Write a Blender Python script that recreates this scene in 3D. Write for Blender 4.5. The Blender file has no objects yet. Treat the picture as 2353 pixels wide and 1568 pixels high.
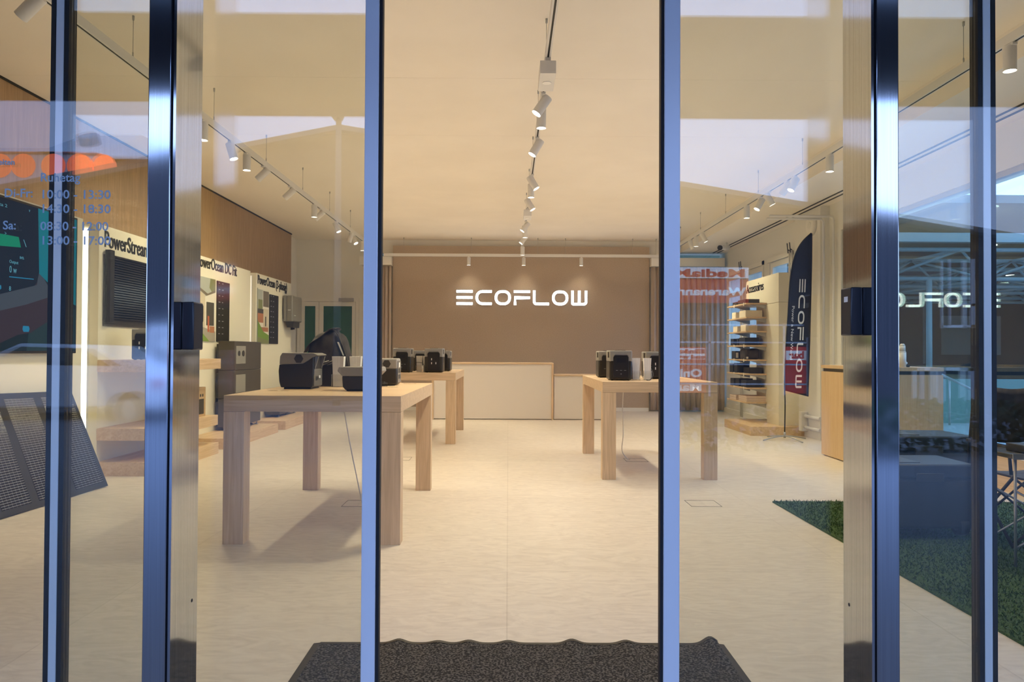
import bpy, bmesh, math, random
from mathutils import Vector, Matrix
random.seed(7)
C = bpy.context.scene.collection
sc = bpy.context.scene

# ------------------------------------------------------------------ camera
FPX, CH = 1720.0, 1.2
YAW, PITCH, ROLL = map(math.radians, (0.2792, 0.8008, 0.28))
cf = Vector((math.sin(YAW)*math.cos(PITCH), math.cos(YAW)*math.cos(PITCH), math.sin(PITCH)))
_r = Vector((math.cos(YAW), -math.sin(YAW), 0)); _u = _r.cross(cf)
cr = _r*math.cos(ROLL) + _u*math.sin(ROLL); cu = -_r*math.sin(ROLL) + _u*math.cos(ROLL)
cam = bpy.data.cameras.new('camera'); cam.sensor_width = 36; cam.sensor_fit = 'HORIZONTAL'
cam.lens = 36*FPX/2353; cam.clip_start = 0.05; cam.clip_end = 300
co = bpy.data.objects.new('camera', cam); C.objects.link(co)
co.matrix_world = Matrix(((cr.x, cu.x, -cf.x, 0), (cr.y, cu.y, -cf.y, 0), (cr.z, cu.z, -cf.z, CH), (0, 0, 0, 1)))
sc.camera = co

def at(u, v, X=None, Y=None, Z=None):
    """point where the photo's ray (u, v) meets a real plane of the place"""
    d = cf*FPX + cr*(u-1176.5) - cu*(v-784)
    t = Y/d.y if Y is not None else X/d.x if X is not None else (Z-CH)/d.z
    return Vector((0, 0, CH)) + d*t

# ------------------------------------------------------------------ sky, exposure
w = bpy.data.worlds.new('dusk_sky'); sc.world = w; w.use_nodes = True
nt = w.node_tree; bg = nt.nodes['Background']
tc = nt.nodes.new('ShaderNodeTexCoord'); sx = nt.nodes.new('ShaderNodeSeparateXYZ'); cr_ = nt.nodes.new('ShaderNodeValToRGB')
nt.links.new(tc.outputs['Generated'], sx.inputs[0]); nt.links.new(sx.outputs['Z'], cr_.inputs[0]); nt.links.new(cr_.outputs[0], bg.inputs[0])
cr_.color_ramp.elements[0].position = 0.0; cr_.color_ramp.elements[0].color = (.41, .57, 1.0, 1)
cr_.color_ramp.elements[1].position = 0.6; cr_.color_ramp.elements[1].color = (.27, .46, 1.0, 1)
SKY = 3.9
bg.inputs[1].default_value = SKY
sc.view_settings.view_transform = 'Standard'; sc.view_settings.look = 'None'
sc.view_settings.gamma = 1; sc.view_settings.exposure = 0.0; sc.view_settings.use_curve_mapping = False
cy = sc.cycles
cy.max_bounces = 10; cy.diffuse_bounces = 7; cy.glossy_bounces = 5; cy.transparent_max_bounces = 40; cy.transmission_bounces = 6
cy.sample_clamp_indirect = 6; cy.use_denoising = True
WARM = (1.0, .86, .60)          # colour of the track lamps
SPOT_W = 74.0                   # watts of one track lamp

al = bpy.data.lights.new('added_ceiling_fill', 'AREA'); al.shape = 'RECTANGLE'; al.size = 7.2; al.size_y = 11.6; al.energy = 80; al.color = (1, .83, .58)  # added upward fill with no fixture, brightens the ceiling
ao = bpy.data.objects.new('added_ceiling_fill', al); C.objects.link(ao); ao.location = (.1, 9.0, 2.55); ao.rotation_euler = (math.pi, 0, 0)
# ------------------------------------------------------------------ materials
M = {}
def mat(name, col=(.5, .5, .5), rough=.5, metal=0, emit=None, es=1, spec=None, alpha=None):
    m = bpy.data.materials.new(name); m.use_nodes = True; M[name] = m
    b = m.node_tree.nodes['Principled BSDF']
    b.inputs['Base Color'].default_value = (*col, 1); b.inputs['Roughness'].default_value = rough; b.inputs['Metallic'].default_value = metal
    if emit: b.inputs['Emission Color'].default_value = (*emit, 1); b.inputs['Emission Strength'].default_value = es
    if spec is not None: b.inputs['Specular IOR Level'].default_value = spec
    return m
def nz(m, scale=(1, 1, 1), ns=5, detail=4, c1=(.4, .4, .4), c2=(.6, .6, .6), p=(.3, .7), bump=0, distort=0, kind='noise', rot=(0, 0, 0), coord='Object'):
    t = m.node_tree; b = t.nodes['Principled BSDF']
    tc = t.nodes.new('ShaderNodeTexCoord'); mp = t.nodes.new('ShaderNodeMapping'); mp.inputs['Scale'].default_value = scale; mp.inputs['Rotation'].default_value = rot
    n = t.nodes.new('ShaderNodeTexNoise'); n.inputs['Scale'].default_value = ns; n.inputs['Detail'].default_value = detail; n.inputs['Distortion'].default_value = distort
    r = t.nodes.new('ShaderNodeValToRGB')
    r.color_ramp.elements[0].position = p[0]; r.color_ramp.elements[0].color = (*c1, 1)
    r.color_ramp.elements[1].position = p[1]; r.color_ramp.elements[1].color = (*c2, 1)
    t.links.new(tc.outputs[coord], mp.inputs[0]); t.links.new(mp.outputs[0], n.inputs['Vector']); t.links.new(n.outputs['Fac'], r.inputs[0])
    t.links.new(r.outputs[0], b.inputs['Base Color'])
    if bump:
        bp = t.nodes.new('ShaderNodeBump'); bp.inputs['Strength'].default_value = bump; bp.inputs['Distance'].default_value = .01
        t.links.new(n.outputs['Fac'], bp.inputs['Height']); t.links.new(bp.outputs[0], b.inputs['Normal'])
    return m
def glass(name, tint, rough=0.0, base=.04):
    m = bpy.data.materials.new(name); m.use_nodes = True; M[name] = m; t = m.node_tree; t.nodes.clear()
    o = t.nodes.new('ShaderNodeOutputMaterial'); mx = t.nodes.new('ShaderNodeMixShader'); tr = t.nodes.new('ShaderNodeBsdfTransparent'); g = t.nodes.new('ShaderNodeBsdfGlossy')
    tr.inputs[0].default_value = (*tint, 1); g.inputs['Roughness'].default_value = rough; g.inputs['Color'].default_value = (1, 1, 1, 1)
    lw = t.nodes.new('ShaderNodeLayerWeight'); lw.inputs['Blend'].default_value = .5
    p = t.nodes.new('ShaderNodeMath'); p.operation = 'POWER'; p.inputs[1].default_value = 5
    ma = t.nodes.new('ShaderNodeMath'); ma.operation = 'MULTIPLY_ADD'; ma.inputs[1].default_value = 1-base; ma.inputs[2].default_value = base
    t.links.new(lw.outputs['Facing'], p.inputs[0]); t.links.new(p.outputs[0], ma.inputs[0]); t.links.new(ma.outputs[0], mx.inputs[0])
    t.links.new(tr.outputs[0], mx.inputs[1]); t.links.new(g.outputs[0], mx.inputs[2]); t.links.new(mx.outputs[0], o.inputs[0])
    return m
def wood(name, axis, c1, c2, rough=.45, s=1.0):
    m = mat(name, c1, rough); sc_ = {'x': (1.2, 22, 22), 'y': (22, 1.2, 22), 'z': (22, 22, 1.2)}[axis]
    nz(m, tuple(q*s for q in sc_), 1.6, 6, c1, c2, (.32, .68), .04, 1.2)
    return m
OAK1, OAK2 = (.60, .43, .265), (.76, .57, .375)
wood('oak_x', 'x', OAK1, OAK2); wood('oak_y', 'y', OAK1, OAK2); wood('oak_z', 'z', OAK1, OAK2)
wood('wall_oak', 'z', (.31, .20, .105), (.41, .27, .15), .5)
wood('counter_oak', 'z', (.60, .41, .22), (.69, .49, .28), .4)
mat('ceiling_paint', (.80, .74, .66), .9)
nz(M['ceiling_paint'], (1, 1, 1), 1.3, 5, (.86, .80, .71), (.90, .84, .75), (.35, .65))
mat('wall_paint', (.80, .78, .72), .85); mat('white_laminate', (.86, .83, .75), .45)
mat('cream_panel', (.86, .82, .68), .5); mat('counter_white', (.80, .74, .66), .45)
mat('brown_wall', (.30, .235, .185), .95); nz(M['brown_wall'], (1, 1, 1), 60, 3, (.43, .345, .27), (.49, .395, .315), (.3, .7), .1)
mat('curtain_cloth', (.50, .42, .36), .95)
mat('black_slot', (.01, .01, .01), .6)
mat('white_metal', (.72, .70, .67), .4); mat('grey_metal', (.45, .45, .45), .4, .6)
mat('lamp_glow', (1, 1, 1), .3, emit=(1, .93, .82), es=12)
mat('led_glow', (1, 1, 1), .3, emit=(1, .93, .80), es=5)
mat('added_end_glow', (1, 1, 1), .3, emit=(1, .92, .80), es=.75); mat('cove_glow', (1, 1, 1), .3, emit=(1, .88, .70), es=2.2)
mat('logo_glow', (1, 1, 1), .3, emit=(.93, .98, 1), es=6)
mat('logo_side', (.8, .8, .8), .5)
mat('steel', (.66, .67, .70), .075, 1.0)
t = M['steel'].node_tree; b = t.nodes['Principled BSDF']
nz(M['steel'], (90, 90, .6), 3, 3, (.58, .59, .62), (.70, .71, .74), (.3, .7))
mat('anodised', (.90, .91, .93), .35, .25); mat('rubber', (.012, .012, .014), .6)
mat('black_plastic', (.014, .014, .016), .35); mat('dark_plastic', (.045, .043, .042), .4); mat('sensor_plastic', (.02, .022, .028), .3)
mat('station_grey', (.30, .29, .27), .42); mat('station_dark', (.028, .026, .024), .4); mat('screen_black', (.006, .008, .014), .35)
mat('station_trim', (.34, .33, .31), .25, .5)
mat('outlet_white', (.9, .88, .84), .5); mat('orange_plastic', (.7, .25, .05), .5)
mat('battery_grey', (.085, .075, .066), .45, .1); mat('inverter_grey', (.27, .255, .225), .4, .3)
mat('paper', (.85, .80, .74), .7); nz(M['paper'], (260, 260, 1), 1.2, 3, (.74, .66, .58), (.97, .95, .91), (.34, .46))
mat('cardboard', (.52, .36, .20), .8); mat('cream_box', (.86, .78, .62), .7); mat('pale_box', (.72, .58, .48), .7)
mat('dark_box', (.03, .03, .036), .55); mat('blue_black_box', (.03, .035, .05), .5); mat('label_white', (.85, .84, .8), .6)
mat('bag_cloth', (.045, .038, .034), .8); nz(M['bag_cloth'], (1, 1, 1), 9, 5, (.03, .027, .026), (.085, .07, .06), (.35, .65), .4)
mat('text_black', (.012, .012, .012), .5); mat('text_white', (.8, .8, .8), .5)
mat('flag_cloth', (.012, .016, .038), .75)
mat('turf', (.03, .075, .012), .9)
nz(M['turf'], (1, 1, 1), 140, 4, (.012, .035, .005), (.075, .16, .03), (.3, .7), .9)
mat('mat_carpet', (.03, .028, .026), .95); nz(M['mat_carpet'], (1, 1, 1), 120, 3, (.008, .007, .006), (.13, .115, .10), (.45, .60), .6)
mat('mat_rubber', (.02, .018, .016), .5)
mat('green_film', (.045, .13, .085), .25); nz(M['green_film'], (1, 1, 1), 1.4, 4, (.035, .10, .07), (.06, .16, .10), (.3, .7))
mat('solar_black', (.012, .014, .02), .18); mat('solar_fabric', (.03, .03, .032), .7)
mat('white_plastic', (.82, .82, .8), .4); mat('cable_white', (.7, .66, .6), .5)
mat('rear_wall', (.13, .14, .085), .9); mat('asphalt', (.05, .05, .055), .9); mat('paving', (.16, .16, .17), .85); mat('dark_facade', (.036, .036, .04), .8)
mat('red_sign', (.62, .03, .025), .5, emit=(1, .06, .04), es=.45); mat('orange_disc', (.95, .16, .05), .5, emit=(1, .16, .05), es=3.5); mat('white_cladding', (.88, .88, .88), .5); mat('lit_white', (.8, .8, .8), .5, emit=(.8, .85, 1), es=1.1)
mat('light_frame', (.75, .77, .8), .4); mat('truss_paint', (.24, .33, .34), .5); mat('stone_grey', (.20, .20, .19), .9)
mat('concourse_floor', (.30, .32, .31), .8); mat('teal_board', (.10, .22, .20), .6)
mat('hill_green', (.05, .07, .05), .95); nz(M['hill_green'], (1, 1, 1), 3, 6, (.02, .035, .02), (.10, .12, .09), (.35, .65))
mat('hedge_leaf', (.03, .07, .03), .8); mat('car_paint', (.75, .76, .78), .25, .1); mat('tyre', (.02, .02, .02), .7)
mat('sky_pane', (.15, .42, .52), .3); mat('dark_glass', (.02, .025, .03), .08); mat('tail_red', (.5, .02, .02), .3)
glass('door_glass', (.968, .974, .955)); glass('side_glass', (.965, .975, .955)); glass('window_glass', (.90, .97, .96)); glass('acrylic', (.97, .97, .96))
mat('vinyl_grey', (.40, .50, .58), .7)
# floor: pale marbled vinyl laid in big sheets
m = mat('floor_vinyl', (.6, .5, .4), .42); t = m.node_tree; b = t.nodes['Principled BSDF']
tc = t.nodes.new('ShaderNodeTexCoord'); mp = t.nodes.new('ShaderNodeMapping'); mp.inputs['Scale'].default_value = (1, 2.6, 1); mp.inputs['Rotation'].default_value = (0, 0, .5)
n = t.nodes.new('ShaderNodeTexNoise'); n.inputs['Scale'].default_value = 5; n.inputs['Detail'].default_value = 8; n.inputs['Distortion'].default_value = 2.2; n.inputs['Roughness'].default_value = .6
r = t.nodes.new('ShaderNodeValToRGB'); r.color_ramp.elements[0].position = .32; r.color_ramp.elements[0].color = (.60, .535, .46, 1); r.color_ramp.elements[1].position = .62; r.color_ramp.elements[1].color = (.72, .655, .565, 1)
br = t.nodes.new('ShaderNodeTexBrick'); br.inputs['Scale'].default_value = 1; br.offset = 0
br.inputs['Color1'].default_value = (1, 1, 1, 1); br.inputs['Color2'].default_value = (.94, .935, .93, 1); br.inputs['Mortar'].default_value = (.86, .85, .84, 1)
br.inputs['Mortar Size'].default_value = .004; br.inputs['Brick Width'].default_value = 1.9; br.inputs['Row Height'].default_value = 2.05
mm = t.nodes.new('ShaderNodeMix'); mm.data_type = 'RGBA'; mm.blend_type = 'MULTIPLY'; mm.inputs['Factor'].default_value = 1
for a_, b_ in ((tc.outputs['Object'], mp.inputs[0]), (mp.outputs[0], n.inputs['Vector']), (n.outputs['Fac'], r.inputs[0]), (tc.outputs['Object'], br.inputs['Vector']), (r.outputs[0], mm.inputs['A']), (br.outputs['Color'], mm.inputs['B']), (mm.outputs['Result'], b.inputs['Base Color'])): t.links.new(a_, b_)

# ------------------------------------------------------------------ mesh helpers
class MB:
    def __init__(s): s.bm = bmesh.new(); s.mi = 0
    def _new(s, f):
        for x in f: x.material_index = s.mi
    def box(s, a, b, bev=0, seg=2):
        x0, y0, z0 = (min(a[i], b[i]) for i in range(3)); x1, y1, z1 = (max(a[i], b[i]) for i in range(3))
        v = [s.bm.verts.new(p) for p in ((x0,y0,z0),(x1,y0,z0),(x1,y1,z0),(x0,y1,z0),(x0,y0,z1),(x1,y0,z1),(x1,y1,z1),(x0,y1,z1))]
        f = [s.bm.faces.new([v[i] for i in q]) for q in ((0,3,2,1),(4,5,6,7),(0,1,5,4),(1,2,6,5),(2,3,7,6),(3,0,4,7))]
        s._new(f)
        if bev:
            ed = list({e for x in f for e in x.edges})
            r = bmesh.ops.bevel(s.bm, geom=ed, offset=bev, segments=seg, profile=.5, affect='EDGES')
            for x in r['faces']: x.smooth = True; x.material_index = s.mi
        return s
    def cyl(s, p0, p1, r, r2=None, n=16, cap=True):
        p0, p1 = Vector(p0), Vector(p1); r2 = r if r2 is None else r2
        d = (p1-p0).normalized(); a = d.orthogonal().normalized(); c = d.cross(a)
        k0 = [s.bm.verts.new(p0+(a*math.cos(q)+c*math.sin(q))*r) for q in (2*math.pi*i/n for i in range(n))]
        k1 = [s.bm.verts.new(p1+(a*math.cos(q)+c*math.sin(q))*r2) for q in (2*math.pi*i/n for i in range(n))]
        f = []
        for i in range(n):
            x = s.bm.faces.new((k0[i], k0[(i+1)%n], k1[(i+1)%n], k1[i])); x.smooth = True; f.append(x)
        if cap: f += [s.bm.faces.new(k0[::-1]), s.bm.faces.new(k1)]
        s._new(f); return s
    def tube(s, pts, r, n=8):
        pts = [Vector(p) for p in pts]; rings = []; prev = None
        for i, p in enumerate(pts):
            d = (pts[min(i+1, len(pts)-1)]-pts[max(i-1, 0)]).normalized()
            a = d.orthogonal().normalized() if prev is None else (prev-d*prev.dot(d)).normalized()
            prev = a; c = d.cross(a)
            rings.append([s.bm.verts.new(p+(a*math.cos(q)+c*math.sin(q))*r) for q in (2*math.pi*k/n for k in range(n))])
        f = []
        for A, B in zip(rings, rings[1:]):
            for k in range(n):
                x = s.bm.faces.new((A[k], A[(k+1)%n], B[(k+1)%n], B[k])); x.smooth = True; f.append(x)
        f += [s.bm.faces.new(rings[0][::-1]), s.bm.faces.new(rings[-1])]
        s._new(f); return s
    def prism(s, pts, off, bev=0):
        """closed outline of 3-D points, pushed along off"""
        off = Vector(off); a = [s.bm.verts.new(p) for p in pts]; c = [s.bm.verts.new(Vector(p)+off) for p in pts]; n = len(pts)
        f = [s.bm.faces.new(a), s.bm.faces.new(c[::-1])] + [s.bm.faces.new((a[i], c[i], c[(i+1)%n], a[(i+1)%n])) for i in range(n)]
        s._new(f)
        if bev:
            ed = list({e for x in f for e in x.edges})
            r = bmesh.ops.bevel(s.bm, geom=ed, offset=bev, segments=2, profile=.5, affect='EDGES')
            for x in r['faces']: x.smooth = True; x.material_index = s.mi
        return s
    def quad(s, *p):
        s._new([s.bm.faces.new([s.bm.verts.new(q) for q in p])]); return s
    def grid(s, fn, nu, nv, smooth=True):
        V = [[s.bm.verts.new(fn(i/nu, j/nv)) for j in range(nv+1)] for i in range(nu+1)]
        for i in range(nu):
            for j in range(nv):
                x = s.bm.faces.new((V[i][j], V[i+1][j], V[i+1][j+1], V[i][j+1])); x.smooth = smooth; x.material_index = s.mi
        return s
    def ball(s, c, r, seg=16):
        res = bmesh.ops.create_uvsphere(s.bm, u_segments=seg, v_segments=seg//2, radius=1)
        for v in res['verts']: v.co = Vector(c)+Vector((v.co.x*r[0], v.co.y*r[1], v.co.z*r[2]))
        for f in {f for v in res['verts'] for f in v.link_faces}: f.smooth = True; f.material_index = s.mi
        return s
    def build(s, name, m, parent=None, loc=None):
        bmesh.ops.recalc_face_normals(s.bm, faces=s.bm.faces)
        me = bpy.data.meshes.new(name); s.bm.to_mesh(me); s.bm.free()
        for x in (m if isinstance(m, (list, tuple)) else [m]): me.materials.append(M[x])
        o = bpy.data.objects.new(name, me); C.objects.link(o)
        if parent: o.parent = parent
        if loc: o.location = loc
        return o
def B(*a, **k): return MB().box(*a, **k)
def tag(o, label=None, cat=None, group=None, kind=None):
    if label: o['label'] = label
    if cat: o['category'] = cat
    if group: o['group'] = group
    if kind: o['kind'] = kind
    return o
def thing(name, label, cat, loc=(0, 0, 0), rz=0, group=None):
    o = bpy.data.objects.new(name, None); C.objects.link(o); o.location = loc; o.rotation_euler = (0, 0, rz); o.empty_display_size = .05
    return tag(o, label, cat, group)
def struct(o): o['kind'] = 'structure'; return o
def sroot(name, loc=(0, 0, 0)):
    o = bpy.data.objects.new(name, None); C.objects.link(o); o.location = loc; o.empty_display_size = .05; return struct(o)
def dup(root, loc, rz=None, label=None, group=None, cat=None):
    r = root.copy(); C.objects.link(r); r.location = loc
    if rz is not None: r.rotation_euler = (0, 0, rz)
    if label: r['label'] = label
    if group: r['group'] = group
    for ch in list(root.children):
        c = ch.copy(); C.objects.link(c); c.parent = r
        for g in list(ch.children):
            d = g.copy(); C.objects.link(d); d.parent = c
    return r
def text_mesh(name, s, size, m, parent=None, origin=(0, 0, 0), right=(1, 0, 0), up=(0, 0, 1), sx=1, depth=.002, align='LEFT', bold=0, fit=None):
    """lettering as a mesh: baseline starts at origin, running along right"""
    cu_ = bpy.data.curves.new(name, 'FONT'); cu_.body = s; cu_.size = size; cu_.align_x = align; cu_.extrude = depth/2; cu_.offset = bold; cu_.resolution_u = 3
    to = bpy.data.objects.new('tmp', cu_); C.objects.link(to)
    dg = bpy.context.evaluated_depsgraph_get(); dg.update()
    me = bpy.data.meshes.new_from_object(to.evaluated_get(dg)); bpy.data.objects.remove(to)
    if fit:
        xs = [v.co.x for v in me.vertices]; sx = fit/(max(xs)-min(xs))
    R, U = Vector(right).normalized(), Vector(up).normalized(); N = R.cross(U)
    for v in me.vertices: v.co = Vector(origin)+R*(v.co.x*sx)+U*v.co.y+N*v.co.z
    me.materials.clear(); me.materials.append(M[m]); me.name = name
    o = bpy.data.objects.new(name, me); C.objects.link(o)
    if parent: o.parent = parent
    return o
def cable(pts, n=6):
    """smooth points through control points"""
    P = [Vector(p) for p in pts]; P = [P[0]]+P+[P[-1]]; out = []
    for i in range(1, len(P)-2):
        a, b_, c, d = P[i-1:i+3]
        for k in range(n):
            t_ = k/n; out.append(.5*((2*b_)+(c-a)*t_+(2*a-5*b_+4*c-d)*t_*t_+(3*b_-a-3*c+d)*t_**3))
    out.append(P[-2]); return out

# ================================================================== THE ROOM
XL, XR, YB, ZC = -4.23, 4.41, 15.3, 3.47
struct(B((-4.6, 2.3, -.1), (4.6, 15.6, 0)).build('floor', 'floor_vinyl'))
cb = MB().box((-4.6, 2.3, ZC), (3.5, 15.6, ZC+.1)); struct(cb.build('ceiling', 'ceiling_paint'))
struct(B((3.5, 2.3, 3.23), (4.6, 15.6, ZC+.1)).build('ceiling_soffit', 'ceiling_paint'))
tr1 = MB()
for x in (4.16, 4.25): tr1.box((x-.011, 3, 3.222), (x+.011, 15.2, 3.2299))
struct(tr1.build('trim_1', 'black_slot'))
seam = MB()
for y in (6.19, 7.84): seam.box((-4.2, y, ZC-.001), (3.5, y+.006, ZC-.0001))
struct(seam.build('trim_2', 'ceiling_paint'))
struct(B((XL-.2, 2.3, 0), (XL, 14.55, ZC)).build('wall_left', 'wall_oak'))
struct(B((-4.6, 14.55, 0), (-4.33, 15.6, ZC)).build('wall_left_rear', 'wall_paint'))
struct(B((XL-.02, 2.4, ZC-.02), (XL+.012, 14.56, ZC-.0005)).build('trim_3', 'black_slot'))
# back wall with openings behind the curtains
bw = MB()
bw.box((-4.6, YB, 0), (-2.68, YB+.25, ZC)); bw.box((-2.56, YB, 0), (3.35, YB+.25, ZC)); bw.box((-2.68, YB, 3.2), (-2.56, YB+.25, ZC))
bw.box((3.35, YB, 3.3), (4.6, YB+.25, ZC)); bw.box((3.35, YB, 0), (4.6, YB+.25, .05)); bw.box((-2.68, YB, 0), (-2.56, YB+.25, .05))
struct(bw.build('wall_back', 'wall_paint'))
struct(B((-2.353, 15.2, 0), (2.861, 15.299, 3.34)).build('wall_back_panel', 'brown_wall'))
for i, (a, c) in enumerate(((-2.68, -2.56), (3.35, 4.55))):
    r = sroot('window_%d' % (6+i)); B((a, YB+.12, .05), (c, YB+.13, 3.2)).build('window_pane', 'window_glass', r)
struct(B((2.87, 15.02, 2.93), (4.35, 15.29, 3.1)).build('trim_4', 'wall_paint'))
struct(B((-3.0, 15.02, 2.93), (-2.36, 15.29, 3.1)).build('trim_5', 'wall_paint'))
struct(B((-2.3, 15.17, 0), (2.85, 15.199, .07)).build('baseboard_back', 'wall_paint'))
# right wall: window openings (y0, y1, z0, z1)
opn = [(4.3, 9.9, .31, 2.84), (11.62, 12.62, .9, 2.72), (12.95, 13.88, .9, 2.72), (14.15, 15.1, .9, 2.72)]
rw = MB(); y = 2.5
for (a, c, z0, z1) in opn:
    rw.box((XR, y, 0), (XR+.3, a, 3.3)); rw.box((XR, a, 0), (XR+.3, c, z0)); rw.box((XR, a, z1), (XR+.3, c, 3.3)); y = c
rw.box((XR, y, 0), (XR+.3, 15.6, 3.3)); struct(rw.build('wall_right', 'wall_paint'))
for i, (a, c, z0, z1) in enumerate(opn):
    r = sroot('window_%d' % (i+2))
    f = .05 if i == 0 else .09; fr = MB(); xx = XR+.02
    fr.box((xx, a, z0), (xx+.06, a+f, z1)); fr.box((xx, c-f, z0), (xx+.06, c, z1)); fr.box((xx, a+f, z0), (xx+.06, c-f, z0+f)); fr.box((xx, a+f, z1-f), (xx+.06, c-f, z1))
    if i: fr.box((xx, a+f, 2.3), (xx+.06, c-f, 2.38)); fr.box((XR-.02, a-.07, z0-.1), (XR+.01, a-.005, z1+.07)); fr.box((XR-.02, a-.07, z1+.0), (XR+.01, c+.07, z1+.07))
    fr.build('window_frame', 'white_laminate' if i else 'grey_metal', r)
    B((xx+.018, a+f, z0+f), (xx+.024, c-f, z1-f)).build('window_pane', 'window_glass', r)
    if i == 0: B((xx+.045, a+f, z0+f), (xx+.051, c-f, z1-f)).build('window_pane', 'window_glass', r)
struct(B((XR-.07, 4.3, 0), (XR-.005, 8.0, .30)).build('trim_6', 'oak_y'))
struct(B((4.28, 10.25, 0), (XR, 11.15, 3.23)).build('wall_pier', 'wall_paint'))
struct(B((4.36, 11.15, 0), (XR, 15.2, .09)).build('baseboard_right', 'wall_paint'))

# ================================================================== ENTRANCE
# fixed side lights + steel posts (outer plane y = 2.0), sliding leaves behind them
def entrance():
    for s, X0, n, L in ((-1, .893, 1, 'left'), (1, .973, 5, 'right')):
        r = sroot('window_%d' % (n if n == 1 else 8))
        a = MB()
        a.box((s*X0, 2.0, 0), (s*(X0+.007), 2.17, 2.5)); a.box((s*(X0+.0065), 2.004, 0), (s*(X0+.0068), 2.165, 2.5))
        a.box((s*(X0+.006), 2.15, 0), (s*(X0+.075), 2.17, 2.5))
        a.build('jamb', 'steel', r)
        B((s*(X0+.0075), 2.012, 0), (s*(X0+.0125), 2.14, 2.5)).build('seal', 'rubber', r)
        B((s*(X0+.013), 2.0, 0), (s*(X0+.075), 2.14, 2.5), bev=.003).build('post', 'steel', r)
        B((s*(X0+.076), 2.055, .06), (s*2.6, 2.067, 2.5)).build('window_pane', 'side_glass', r)
        B((s*(X0+.076), 2.03, 0), (s*2.6, 2.09, .06)).build('bottom_rail', 'steel', r)
        B((s*2.6, 2.0, 0), (s*2.68, 2.14, 2.5)).build('end_post', 'steel', r)
        MB().cyl((s*(X0-.0005), 2.135, .49 if s < 0 else .484), (s*X0, 2.135, .49 if s < 0 else .484), .005).build('screw_hole', 'rubber', r)
    for s, xi, xs, xr, n in ((-1, .386, .427, 1.352, 1), (1, .458, .505, 1.44, 2)):
        r = sroot('door_%d' % n)
        xseal = .376 if s < 0 else .4485
        B((s*xi, 2.2, .02), (s*xs, 2.24, 2.48), bev=.002).build('leading_stile', 'anodised', r)
        B((s*xseal, 2.205, .02), (s*xi, 2.235, 2.48), bev=.003).build('rubber_seal', 'rubber', r)
        B((s*(xr-.038), 2.2, .02), (s*(xr-.014), 2.24, 2.48), bev=.002).build('rear_stile', 'anodised', r)
        g = MB(); g.box((s*(xr-.0135), 2.2, .02), (s*xr, 2.24, 2.48)); g.box((s*(xr-.0525), 2.2, .02), (s*(xr-.0385), 2.24, 2.48)); g.build('edge_seal', 'rubber', r)
        B((s*xs, 2.2, .02), (s*(xr-.053), 2.24, .07)).build('bottom_rail', 'anodised', r)
        B((s*xs, 2.2, 2.42), (s*(xr-.053), 2.24, 2.48)).build('top_rail', 'anodised', r)
        B((s*(xs+.0003), 2.212, .07), (s*(xr-.053), 2.218, 2.42)).build('window_pane', 'door_glass', r)
        B((s*(xs+.0003), 2.228, .07), (s*(xr-.053), 2.234, 2.42)).build('window_pane', 'door_glass', r)
    struct(B((-2.68, 2.0, 2.501), (2.68, 2.26, 2.8)).build('lintel', 'steel'))
    wf = MB().box((-9, 2.0, 0), (-2.68, 2.3, 4.2)).box((2.68, 2.0, 0), (6, 2.3, 4.2)).box((-2.68, 2.0, 2.8), (2.68, 2.3, 4.2))
    struct(wf.build('wall_front', 'dark_facade'))
    struct(B((-9, -14, -.15), (9, 2.299, -.005)).build('pavement', 'paving'))
    struct(B((-1.0, 2.0, -.004), (1.0, 2.3, .004)).build('threshold', 'grey_metal'))
    # push button boxes on the two jambs
    for s, X, z0, z1, lab in ((-1, .893, 1.2, 1.332, 'black sensor box on the left steel post beside the leaf showing the solar walls'), (1, .973, 1.249, 1.382, 'black sensor box with a pale sticker, on the steel post beside the oak counter')):
        t_ = thing('door_sensor', lab, 'sensor', (s*X, 2.08, z0))
        B((0, -.032, 0), (-s*.033, .034, z1-z0), bev=.004).build('housing', 'sensor_plastic', t_)
        MB().cyl((-s*.033, .02, .01), (-s*.0335, .02, .01), .0018).build('indicator', 'black_plastic', t_)
        if s > 0: B((-s*.033, -.012, .093), (-s*.0336, .01, .108)).build('sticker', 'label_white', t_)
    # opening hours on the left side light
    Y = 2.054; t_ = thing('opening_hours_lettering', 'grey vinyl opening hours lettering stuck on the left side window', 'lettering', tuple(at(0, 580, Y=Y)))
    o0 = t_.location
    rows = [('Öffnungszeiten', -78, 378, .022), ('Ruhetag', 92, 417, .0335), ('Di-Fr:', 9, 453, .0335), ('10:00 - 13:30', 92, 456, .0335), ('14:30 - 18:30', 92, 489, .0335), ('Sa:', 6, 527, .0335), ('08:30 - 12:00', 92, 529, .0335), ('13:00 - 17:00', 92, 562, .0335)]
    for s_, u, v, size in rows:
        p = at(u, v, Y=Y)-o0
        fit = .186 if len(s_) == 13 else None
        text_mesh('lettering', s_, size, 'vinyl_grey', t_, p, depth=.0006, fit=fit, bold=.0004)
entrance()

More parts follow.
